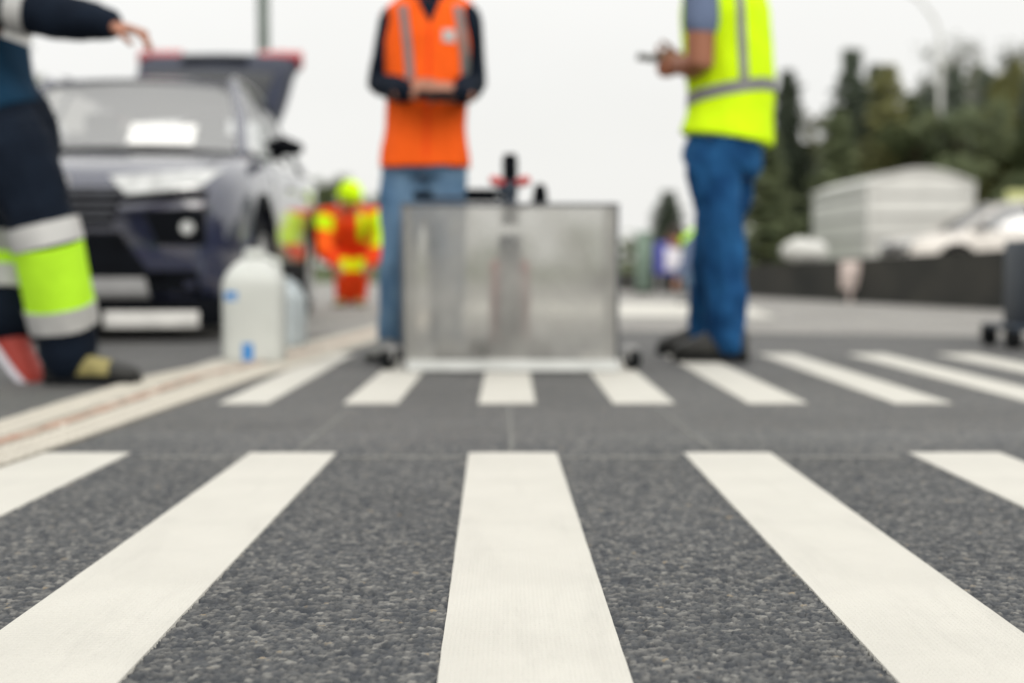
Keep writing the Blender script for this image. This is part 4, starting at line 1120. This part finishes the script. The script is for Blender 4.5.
# white paper behind the windscreen
ws = [o for o in bpy.data.objects if o.name.startswith('windscreen')][0]
bpy.context.view_layer.update()
wb = BVHTree.FromPolygons([ws.matrix_world @ v.co for v in ws.data.vertices], [tuple(p.vertices) for p in ws.data.polygons])
ca, cb = P(131, 147, 8.5), P(194, 123, 8.5)
def fn(u, v): return V((ca.x + (cb.x - ca.x) * u - .02 * v, 4, ca.z + (cb.z - ca.z) * v)), V((0, 1, 0))
mb = patch(wb, fn, 8, 8, .010, -.006)
centred('paper', mb, M['paper'], P(163, 135, 8.6), 'white paper lying on the lower windscreen of the navy car', 'paper')
wc = P(893, 262, 28.6); 
build_car('white car with an orange stripe along its side, behind the dark low wall', 'parked cars', (wc.x, 28.6, 0.012), R(-82), 'white_car', False)

# ------------------------------------------------------------------ jerrycans
def jerrycan(c, w, d, h, mbody, mcap, label, rz=0, marks=True):
    root = empty('jerrycan', c, label, 'jerrycan', 'plastic jerrycans on the ground', rz)
    mk = lambda n, mb, m, par=None, bevel=0, smooth=50: make(n, mb, m, par or root, bevel, smooth, local=True)
    prof = [(0, .90), (.015, .97), (.05, 1.0), (.66, 1.0), (.72, .97), (.79, .84), (.86, .62), (.90, .40), (.91, .3)]
    rings = []
    for z, k in prof:
        a, b = w / 2 * k, d / 2 * min(1, k * 1.04)
        rings.append([V((a * math.copysign(abs(math.cos(t)) ** .42, math.cos(t)), b * math.copysign(abs(math.sin(t)) ** .42, math.sin(t)), h * z)) for t in [2 * math.pi * k2 / 40 for k2 in range(40)]])
    mb = MB(); mb.loft(rings); body = mb.mesh('body')
    bv = bvh_of(body)
    mk('body', body, M[mbody], smooth=60)
    mb = MB(); mb.tube([(0, 0, h * .89), (0, 0, h * .93)], w * .13, n=20); mk('neck', mb, M[mbody])
    mb = MB(); mb.tube([(0, 0, h * .925), (0, 0, h * .985), (0, 0, h)], [w * .17, w * .17, w * .15], n=20); mk('cap', mb, M[mcap])
    mb = MB(); mb.tube([(w * .30, 0, h * .86), (w * .36, 0, h * .955), (w * .26, 0, h * .985), (w * .17, 0, h * .95)] if False else [(w * .40, 0, h * .78), (w * .37, 0, h * .89), (w * .18, 0, h * .925)], w * .05, n=10, round_ends=True); mk('handle', mb, M[mbody])
    if marks:
        for (x, z, ww, hh) in ((-w * .33, h * .585, .05, .035), (-w * .08, h * .10, .042, .07)):
            def fn(u, v, x=x, z=z, ww=ww, hh=hh): return V((x + (u - .5) * ww, -1, z + (v - .5) * hh)), V((0, 1, 0))
            mk('blue_label', patch(bv, fn, 6, 6, .0015, .001), M['blue'])
        for k in range(4):
            def fn(u, v, k=k): return V((w * (-.46 + .92 * u), -1, h * (.30 + .09 * k) + v * .006)), V((0, 1, 0))
            mk('moulded_rib', patch(bv, fn, 14, 1, .002, .002), M[mbody])
    return root
j = G(250, 364)
jerrycan((j.x, j.y + .12, .003), .255, .26, .465, 'hdpe', 'hdpe', 'white jerrycan with two blue marks standing on the edge line', R(6))
jerrycan((P(286, 340, 6.85).x, 6.85, .012), .17, .18, .33, 'hdpe2', 'hdpe2', 'bluish jerrycan half hidden behind the white one', R(-12), False)

# ------------------------------------------------------------------ translucent shield with the test machine inside
Yf = 5.34
xa, xb = P(403, 370, Yf).x, P(617, 370, Yf).x
zt = P(512, 205, Yf).z
cx = (xa + xb) / 2
sh = empty('wind_shield', (cx, Yf + .3, 0), 'translucent grey shield box in a thin grey frame standing over the crossing bars', 'shield')
mb = MB(); mb.box((cx, Yf, .03 + (zt - .03) / 2), (xb - xa - .012, .004, zt - .04)); make('front_sheet', mb, M['frost'], sh, smooth=0)
D = .62
for s, x in ((-1, xa), (1, xb)):
    mb = MB(); mb.box((x, Yf + D / 2, .03 + (zt - .03) / 2), (.004, D - .02, zt - .04)); make('side_sheet', mb, M['frost'], sh, smooth=0)
    for y in (Yf, Yf + D):
        mb = MB(); mb.box((x, y, zt / 2 + .01), (.013, .013, zt - .02)); make('upright', mb, M['alu'], sh, bevel=.002)
    mb = MB(); mb.box((x, Yf + D / 2, zt + .001), (.012, D - .015, .012)); make('side_rail', mb, M['alu'], sh, bevel=.002)
    # castor, splayed outwards
    mb = MB(); w0 = V((x + s * .062, Yf + .06, .040)); ax = V((.75 * 1, s * .66, 0)).normalized()
    ca = bpy.data.objects.new('castor', None); COL.objects.link(ca); ca.parent = sh; ca.location = w0 - sh.location
    mb = MB(); mb.tube([w0 - ax * .016, w0 + ax * .016], .038, n=24); make('wheel', mb, M['rubber'], ca, bevel=.006)
    mb = MB(); mb.box(w0 + V((-s * .012, 0, .045)), (.05, .045, .016)); mb.box(w0 + V((-s * .036, 0, .045)), (.05, .03, .012))
    mb.tube([w0 - ax * .024, w0 - ax * .024 + V((-s * .005, 0, .048))], .009, n=8); mb.tube([w0 + ax * .024, w0 + ax * .024 + V((-s * .005, 0, .048))], .009, n=8)
    make('fork', mb, M['dullsilver'], ca, bevel=.002)
mb = MB(); mb.box((cx, Yf, zt + .001), (xb - xa - .015, .013, .013)); make('top_rail', mb, M['alu'], sh, bevel=.002)
mb = MB(); mb.box((cx, Yf - .0, .014), (xb - xa - .015, .014, .012)); make('bottom_rail', mb, M['alu'], sh, bevel=.002)
mb = MB(); mb.box((cx + .01, Yf - .052, .026), (xb - xa - .02, .085, .004), Matrix.Rotation(R(24), 3, 'X')); make('skirt', mb, M['tray'], sh, smooth=0)
# machine
Ym = Yf + .32; q = lambda x, y: P(x, y, Ym)
mx_ = q(510, 200).x
ma = empty('test_machine', (mx_, Ym, 0), 'dark measuring machine with red handles rising above the shield', 'machine')
mb = MB(); mb.box((mx_, Ym, .07), (.26, .36, .05)); make('base', mb, M['black'], ma, bevel=.01)
mb = MB(); mb.box((mx_, Ym, .31), (.09, .10, .42)); make('column', mb, M['steelblue'], ma, bevel=.012)
for s in (-1, 1):
    mb = MB(); mb.tube([(mx_ + s * .062, Ym - .05, .095), (mx_ + s * .058, Ym - .05, .40)], .019, n=10, round_ends=True); make('red_bar', mb, M['red'], ma)
    mb = MB(); mb.tube([(mx_ + s * .02, Ym, q(510, 184).z), (mx_ + s * .062, Ym - .02, q(510, 181).z)], [.016, .020], n=12, round_ends=True); make('handle', mb, M['red'], ma)
    for yy in (-.14, .14):
        mb = MB(); mb.tube([(mx_ + s * .135, Ym + yy, .05), (mx_ + s * .165, Ym + yy, .05)], .045, n=20); make('wheel', mb, M['rubber'], ma, bevel=.006)
mb = MB(); mb.tube([(mx_, Ym, .56), (mx_, Ym, q(510, 178).z)], [.035, .022], n=16); make('neck', mb, M['steelblue'], ma)
mb = MB(); mb.tube([(mx_, Ym, q(510, 179).z), (mx_, Ym, q(510, 159).z), (mx_, Ym, q(510, 154).z)], [.031, .031, .024], n=20); make('motor', mb, M['black'], ma)
mb = MB(); mb.tube([(mx_ - .05, Ym, q(510, 190).z), (mx_ + .03, Ym, q(510, 188).z)], .028, n=16); make('joint', mb, M['steelblue'], ma)
def bit(name, x0, x1, y0, y1, m, label, cat, dy=0, bevel=.006):
    a, b = P(x0, y1, Ym + dy), P(x1, y0, Ym + dy); c = (a + b) / 2
    return a, b, c
# control box and knob carried by brackets of the machine
a, b, c = bit('control', 466, 497, 191, 200, 'black', '', '')
mb = MB(); mb.box(c, (b.x - a.x, .12, (b.z - a.z) * 1.35)); make('control_box', mb, M['black'], ma, bevel=.005)
mb = MB(); mb.tube([(b.x - .02, Ym, c.z), (mx_, Ym, q(510, 205).z)], .010, n=8); make('bracket', mb, M['steelblue'], ma)
c2 = q(540, 194); mb = MB(); mb.tube([c2 - V((0, 0, .024)), c2 + V((0, 0, .016))], [.032, .026], n=16, round_ends=True); make('knob', mb, M['black'], ma)
mb = MB(); mb.tube([c2 - V((0, 0, .03)), (mx_ + .03, Ym, q(510, 208).z)], .008, n=8); make('bracket', mb, M['steelblue'], ma)
c3 = q(423, 196); mb = MB(); mb.box(c3, (.075, .07, .03)); make('control_box', mb, M['black'], ma, bevel=.005)
mb = MB(); mb.tube([c3 + V((.03, 0, -.01)), (a.x + .02, Ym, c.z - .01)], .008, n=8); make('bracket', mb, M['steelblue'], ma)

# ------------------------------------------------------------------ steel stand at the right edge
Ys = 6.9; c = G(1003, 349); xs = P(1017, 300, Ys).x
st = empty('steel_stand', (xs + .12, Ys, 0), 'blue grey steel cabinet on black castors at the right edge', 'cabinet')
mb = MB(); mb.box((xs + .30, Ys, .10 + .21), (.60, .40, .42)); make('body', mb, M['steelblue'], st, bevel=.012)
mb = MB(); mb.box((xs + .30, Ys - .203, .31), (.50, .008, .32)); d = make('door', mb, M['steelblue'], st, bevel=.003)
mb = MB(); mb.tube([(xs + .10, Ys - .225, .30), (xs + .10, Ys - .225, .44)], .008, n=8); make('handle', mb, M['dullsilver'], d)
mb = MB(); mb.box((xs + .26, Ys, .10), (.72, .44, .025)); make('base_plate', mb, M['steelblue'], st, bevel=.004)
for dx in (-.075, .60):
    for dy in (-.17, .17):
        mb = MB(); mb.tube([(xs + dx - .028, Ys + dy, .057), (xs + dx + .028, Ys + dy, .057)], .055, n=24); make('castor', mb, M['rubber'], st, bevel=.008)
        
# ------------------------------------------------------------------ low dark wall and what stands behind it
pa, pb = G(600, 288), G(1010, 306)
pa = V((1.2, 24.5, 0)); pb = G(1010, 311); dirw = (pb - pa).normalized(); pc = pb + dirw * 9; nrm = V((-dirw.y, dirw.x, 0))
if nrm.y < 0: nrm = -nrm
mb = MB(); rings = []
for i in range(41):
    t = i / 40; p = pa.lerp(pc, t); h = .228 + .54 * t + .012 * noise.noise(V((t * 40, 0, 0)))
    rings.append([p, p + nrm * .06 + V((0, 0, h * .6)), p + nrm * .09 + V((0, 0, h)), p + nrm * .30 + V((0, 0, h)), p + nrm * .36])
mb.loft(rings); centred('low_wall', mb, M['darkwall'], (pa + pc) / 2, 'long low dark concrete wall along the far side of the road', 'wall', smooth=20)

def on_wall(px):
    best = None
    for i in range(400):
        p = pa.lerp(pc, i / 400); d = P(px, 265, 10); k = p.x - d.x * p.y / 10
        if best is None or abs(k) < best[0]: best = (abs(k), p, i / 400)
    return best[1], .228 + .54 * best[2]
p, h = on_wall(789)
mb = MB(); mb.ball(p + nrm * .19 + V((0, 0, h + .13)), (.27, .15, .15), 24, 14); me = wrinkle(mb.mesh('sack'), .02, 6)
o = link('sack', me, M['trailer'], None, 180, p + nrm * .19); o.location = p + nrm * .19; tag(o, 'white rounded sack lying on top of the dark wall', 'sack')
p, h = on_wall(852)
mb = MB(); mb.box(p + V((0, 0, h * .62)) - nrm * .02, (.20, .04, .30)); mb.tube([p - nrm * .02, p - nrm * .02 + V((0, 0, .2))], .025, n=10)
centred('marker_plate', mb, M['pink'], p - nrm * .02, 'small pale marker plate on a short post before the dark wall', 'marker', bevel=.008)

# trailer: arched roof, ribbed walls
def build_trailer():
    Y = 31; c = P(868, 268, Y); wdt = 2.27; ht = P(868, 184, Y).z - .35; Ln = 5.4
    yaw = R(.8)
    rt = empty('trailer', (c.x, Y, .0), 'white box trailer with an arched roof behind the dark low wall', 'trailer', None, yaw)
    mk = lambda n, mb, m, par=None, bevel=0, smooth=40: make(n, mb, m, par or rt, bevel, smooth, local=True)
    z0 = .35
    arch = lambda x: z0 + ht + .30 * (1 - (2 * x / wdt - 1) ** 2)
    def prof(y): return [V((0, y, z0)), V((wdt, y, z0))] + [V((wdt * (1 - k / 12), y, arch(wdt * (1 - k / 12)))) for k in range(13)]
    mb = MB(); mb.loft([prof(0), prof(Ln)]); mk('wall', mb, M['trailer'], bevel=.03)
    def rprof(y, lift):
        up_ = [V((wdt * (-.02 + 1.04 * k / 14), y, arch(max(0, min(wdt, wdt * (-.02 + 1.04 * k / 14)))) + lift)) for k in range(15)]
        return up_ + [p - V((0, 0, .07)) for p in reversed(up_)]
    mb = MB(); mb.loft([rprof(-.06, .05), rprof(Ln + .06, .05)]); mk('roof', mb, M['trailer'])
    for k in range(4):
        z = z0 + .15 + k * (ht - .1) / 3.6
        mb = MB(); mb.box((wdt / 2, -.006, z), (wdt - .1, .02, .05)); mk('seam', mb, M['trailerline'], bevel=.004)
        mb = MB(); mb.box((-.006, Ln / 2, z), (.02, Ln - .1, .05)); mk('seam', mb, M['trailerline'], bevel=.004)
    for x in (.0, wdt):
        mb = MB(); mb.box((x, -.004, z0 + ht / 2), (.07, .07, ht)); mk('corner_post', mb, M['trailer'], bevel=.01)
    for s in (.12, wdt - .12):
        for y in (Ln * .45, Ln * .62):
            mb = MB(); mb.tube([(s - .1, y, .33), (s + .1, y, .33)], .33, n=28); mk('wheel', mb, M['rubber'], bevel=.02)
    mb = MB(); mb.box((wdt / 2, -.5, .42), (.1, 1.0, .08)); mb.tube([(wdt / 2, -.9, .0), (wdt / 2, -.9, .46)], .035, n=10); mk('drawbar', mb, M['dullsilver'])
build_trailer()
# yellow rooftop sign board on the far right
c = P(1027, 201, 38); yb = empty('notice_board', (c.x, 38, 0), 'pale yellow board on two posts behind the white car', 'sign')
mb = MB(); mb.box(c, (1.1, .05, .55)); make('board', mb, M['yellow'], yb, bevel=.01)
for s in (-1, 1):
    mb = MB(); mb.tube([(c.x + s * .4, 38.05, 0), (c.x + s * .4, 38.05, c.z + .25)], .04, n=10); make('post', mb, M['dullsilver'], yb)
# things behind the shield, left of the yellow vest
Yb = 19; c = P(672, 258, Yb)
bb = empty('information_board', (c.x, Yb, 0), 'blue and white board on legs between the shield and the man in yellow', 'sign')
mb = MB(); a, b = P(654, 274, Yb), P(690, 242, Yb); mb.box((a + b) / 2, (b.x - a.x, .03, b.z - a.z)); make('board', mb, M['signblue'], bb, bevel=.004)
mb = MB(); a2, b2 = P(665, 270, Yb), P(686, 248, Yb); mb.box((a2 + b2) / 2 - V((0, .02, 0)), (b2.x - a2.x, .008, b2.z - a2.z)); make('white_field', mb, M['signwhite'], bb, bevel=.002)
for s in (a.x + .06, b.x - .06):
    mb = MB(); mb.tube([(s, Yb + .03, 0), (s, Yb + .03, b.z)], .018, n=8); make('leg', mb, M['dullsilver'], bb)
a, b = P(641, 278, Yb), P(653, 236, Yb)
gp = empty('site_cabinet', ((a.x + b.x) / 2, Yb + .5, 0), 'slim grey green cabinet beside the blue and white board', 'cabinet')
mb = MB(); mb.box(((a.x + b.x) / 2, Yb + .5, b.z / 2 + .04), (b.x - a.x + .02, .25, b.z)); make('body', mb, M['greygreen'], gp, bevel=.01)
mb = MB(); mb.box(((a.x + b.x) / 2, Yb + .5, .03), (b.x - a.x + .06, .3, .06)); make('plinth', mb, M['darkwall'], gp, bevel=.005)
mb = MB(); mb.box(((a.x + b.x) / 2, Yb + .5, b.z + .055), (b.x - a.x + .08, .3, .03)); make('lid', mb, M['greygreen'], gp, bevel=.008)

# ------------------------------------------------------------------ poles
def pole(pts, rad, m, label, cat, head_=None):
    root = empty('lamp_post', (pts[0][0], pts[0][1], 0), label, cat, 'lamp posts')
    mb = MB(); mb.tube(pts, rad, n=14); make('pole', mb, m, root, smooth=60)
    mb = MB(); mb.tube([(pts[0][0], pts[0][1], 0), (pts[0][0], pts[0][1], .5)], [rad[0] * 1.5, rad[0] * 1.4], n=14); make('base', mb, m, root)
    e = V(pts[-1]); d = (e - V(pts[-2])).normalized()
    mb = MB(); mb.tube([e - d * .1, e + d * .35, e + d * .8], [rad[-1] * 1.5, .13, .06], n=12, up=(0, 0, 1), ratio=.45, round_ends=True); make('lamp_head', mb, m, root, smooth=60)
x = P(264, 100, 15.5).x
pole([(x, 15.5, 0), (x, 15.5, 4), (x, 15.5, 7.4), (x + .1, 15.5, 7.9), (x + .7, 15.5, 8.2), (x + 1.4, 15.5, 8.25)], [.075, .065, .055, .05, .045, .04], M['polegrey'], 'dark grey lamp post rising behind the raised tailgate', 'lamp post')
x = P(940, 100, 48).x; z1, z2 = P(940, 35, 48).z, P(918, 0, 48).z
pole([(x, 48, 0), (x, 48, 4.5), (x - .02, 48, z1), (x - .25, 48, (z1 + z2) / 2), (x - .8, 48, z2 + .1), (x - 1.9, 48, z2 + .6)], [.09, .075, .065, .06, .055, .05], M['lamppole'], 'pale slender lamp post with a curved arm above the trees', 'lamp post')

# ------------------------------------------------------------------ trees
def leafcloud(mb, c, r, n, size, rnd, flat=1.0):
    for _ in range(n):
        d = V((rnd.gauss(0, 1), rnd.gauss(0, 1), rnd.gauss(0, 1))).normalized() * (rnd.random() ** .45)
        p = c + V((d.x * r, d.y * r, d.z * r * flat)); s = size * rnd.uniform(.6, 1.4)
        a = V((rnd.gauss(0, 1), rnd.gauss(0, 1), rnd.gauss(0, .6))).normalized(); b = a.orthogonal().normalized() * .55
        o = len(mb.v); mb.v += [p - a * s, p + b * s * .6, p + a * s, p - b * s * .6]; mb.f.append((o, o + 1, o + 2, o + 3))
def conifer_meshes(seed, h=9.0):
    rnd = random.Random(seed); tr = MB(); cr = MB()
    tr.tube([(0, 0, 0), (.05, 0, h * .5), (0, .04, h * .97)], [.17, .10, .02], n=10)
    z = h * .10
    while z < h * .99:
        f = 1 - z / h; L_ = (.25 + 2.0 * f ** .8) * rnd.uniform(.7, 1.1); nb = 7 if f > .3 else 5; a0 = rnd.random() * 6
        for k in range(nb):
            if rnd.random() < .12: continue
            a = a0 + 2 * math.pi * k / nb + rnd.uniform(-.3, .3); l = L_ * rnd.uniform(.6, 1.1)
            d = V((math.cos(a), math.sin(a), 0)); st_ = V((0, 0, z)); e = st_ + d * l + V((0, 0, -.25 * l + .1))
            tr.tube([st_, e], [.03, .008], n=4)
            for q_ in range(4):
                p = st_.lerp(e, .25 + .25 * q_); leafcloud(cr, p, .18 + .24 * l * .4, 22, .17, rnd, .6)
        z += .26 + .20 * f
    leafcloud(cr, V((0, 0, h * .97)), .16, 20, .12, rnd, 2)
    return tr.mesh('trunk'), cr.mesh('crown')
def broad_meshes(seed, h=8.0, sparse=False):
    rnd = random.Random(seed); tr = MB(); cr = MB()
    tr.tube([(0, 0, 0), (.06, .03, h * .3), (0, .1, h * .55), (.1, 0, h * .85)], [.20, .15, .09, .03], n=10)
    for k in range(26):
        z = h * rnd.uniform(.12, .8); a = rnd.random() * 6.283; l = h * rnd.uniform(.14, .28) * (1.15 - .5 * z / h)
        s_ = V((0, .05, z)); e = s_ + V((math.cos(a) * l, math.sin(a) * l, l * rnd.uniform(.4, 1.1)))
        m_ = s_.lerp(e, .5) + V((rnd.uniform(-.1, .1), rnd.uniform(-.1, .1), -.06))
        tr.tube([s_, m_, e], [.06, .035, .012], n=5)
        for _ in range(4):
            e2 = e + V((rnd.gauss(0, .4), rnd.gauss(0, .4), rnd.uniform(.1, .8))); tr.tube([m_.lerp(e, .6), e2], [.018, .005], n=4)
            leafcloud(cr, e2, rnd.uniform(.35, .6), 16 if sparse else 64, .15, rnd, .8)
        leafcloud(cr, e, rnd.uniform(.45, .75), 30 if sparse else 120, .16, rnd, .8)
    return tr.mesh('trunk'), cr.mesh('crown')
PROTO = {'conifer': [conifer_meshes(s) for s in (1, 2, 3)], 'broad': [broad_meshes(s) for s in (11, 12, 13)], 'sparse': [broad_meshes(s, sparse=True) for s in (21, 22)]}
cache = {}
def tree(kind, v, px, ytop, Y, m, label, w=1.0, group='trees beyond the road'):
    tm, cm = PROTO[kind][v]
    hh = P(px, ytop, Y).z; k = hh / (9.0 if kind == 'conifer' else 8.4)
    nm = {'conifer': 'conifer_tree', 'broad': 'leafy_tree', 'sparse': 'bare_tree'}[kind]
    rt = empty(nm, (P(px, 265, Y).x, Y, 0), label, 'tree', group, random.random() * 6.28); rt.scale = (k * w, k * w, k)
    for n_, me, mm in (('trunk', tm, M['bark']), ('crown', cm, M[m])):
        key = (me.name, mm.name, n_)
        if key not in cache:
            c = me.copy(); c.name = n_; c.materials.clear(); c.materials.append(mm); cache[key] = c
        o = bpy.data.objects.new(n_, cache[key]); COL.objects.link(o); o.parent = rt
TR = [('conifer', 0, 668, 192, 52, 'conifer', 'small dark conifer between the shield and the man in the yellow vest', 1.9),
      ('broad', 0, 629, 240, 58, 'green', 'low green tree showing just right of the shield', 1.0),
      ('conifer', 1, 786, 72, 50, 'conifer', 'dark conifer directly behind the back of the man in yellow', .85),
      ('conifer', 2, 764, 128, 46, 'green', 'green conifer behind the legs of the man in yellow', 1.1),
      ('conifer', 2, 800, 150, 54, 'conifer', 'shorter conifer filling the gap behind the white sack', 1.0),
      ('conifer', 0, 849, 52, 50, 'conifer', 'tallest dark conifer left of the trailer roof', .95),
      ('conifer', 1, 885, 66, 48, 'olive', 'olive green conifer with a broad top above the trailer', 1.0),
      ('conifer', 1, 872, 66, 53, 'conifer', 'bluish conifer tucked behind the olive tree', .7),
      ('conifer', 1, 836, 112, 47, 'green', 'mid height green conifer left behind the trailer', .95),
      ('broad', 1, 918, 112, 47, 'green', 'green tree in the dip beneath the pale lamp post', .8),
      ('conifer', 2, 951, 70, 52, 'conifer', 'dark conifer just right of the pale lamp post', .8),
      ('sparse', 0, 960, 40, 56, 'greyleaf', 'thin grey tree with bare twigs right of the pale lamp post', .8),
      ('conifer', 2, 996, 76, 48, 'olive', 'olive conifer rising over the white car', .9),
      ('sparse', 1, 1012, 36, 57, 'greyleaf', 'thin grey tree with bare twigs at the top right', .85),
      ('broad', 0, 965, 105, 45, 'green', 'green tree behind the windows of the white car', .8),
      ('conifer', 0, 1030, 74, 50, 'conifer', 'dark conifer cut by the right edge of the picture', .95),
      ('broad', 1, 1050, 110, 46, 'green', 'green tree at the far right behind the yellow board', .9),
      ('broad', 2, 1095, 80, 50, 'olive', 'olive tree well to the right of the yellow board', .9),
      ('broad', 2, 824, 126, 56, 'olive', 'olive tree low in the gap left of the tallest conifer', .8),
      ('conifer', 0, 908, 96, 58, 'green', 'green conifer far back above the trailer roof', .8),
      ('broad', 1, 934, 96, 60, 'green', 'green tree straight behind the pale lamp post', .7),
      ('conifer', 1, 974, 66, 60, 'green', 'tall green conifer standing behind the two bare trees', .8),
      ('sparse', 0, 985, 58, 62, 'greyleaf', 'thin pale twiggy tree above the olive tree at right', .9),
      ('sparse', 1, 935, 72, 62, 'greyleaf', 'thin pale twiggy tree beside the lamp post arm', .8),
      ('conifer', 2, 925, 88, 54, 'conifer', 'slim conifer directly under the lamp post arm', .7),
      ('conifer', 0, 1012, 62, 55, 'olive', 'tall pointed conifer above the yellow board', .8),
      ('conifer', 1, 984, 72, 52, 'conifer', 'pointed conifer above the middle of the white car', .75),
      ('broad', 1, 330, 172, 60, 'green', 'round green tree behind the bending worker', .8),
      ('broad', 0, 362, 196, 66, 'green', 'low green tree between the bending worker and the man in orange', 1.1),
      ('broad', 2, 40, 52, 40, 'green', 'green tree under the outstretched arm of the worker in navy', .42)]
for t in TR: tree(*t[:7], w=t[7] * (1.3 if 90 < t[3] and t[1] is not None and t[2] > 730 else 1))
# far wood: one mass along the horizon
rnd = random.Random(5); mb = MB()
for i in range(900):
    x = rnd.uniform(12.5, 90); y = 62 + rnd.uniform(0, 10); leafcloud(mb, V((x, y, rnd.uniform(.3, 4.2 + 1.2 * math.sin(x * .6)))), 1.3, 40, .34, rnd)
for i in range(420):
    x = rnd.uniform(-120, 18); y = 88 + rnd.uniform(0, 10); leafcloud(mb, V((x, y, rnd.uniform(.2, 1.9 + .6 * math.sin(x * .4)))), 1.2, 26, .32, rnd)
o = link('woodland', mb.mesh('woodland'), M['green'], None, 0); tag(o, 'dense green woodland massed along the horizon', 'woodland', kind='stuff')
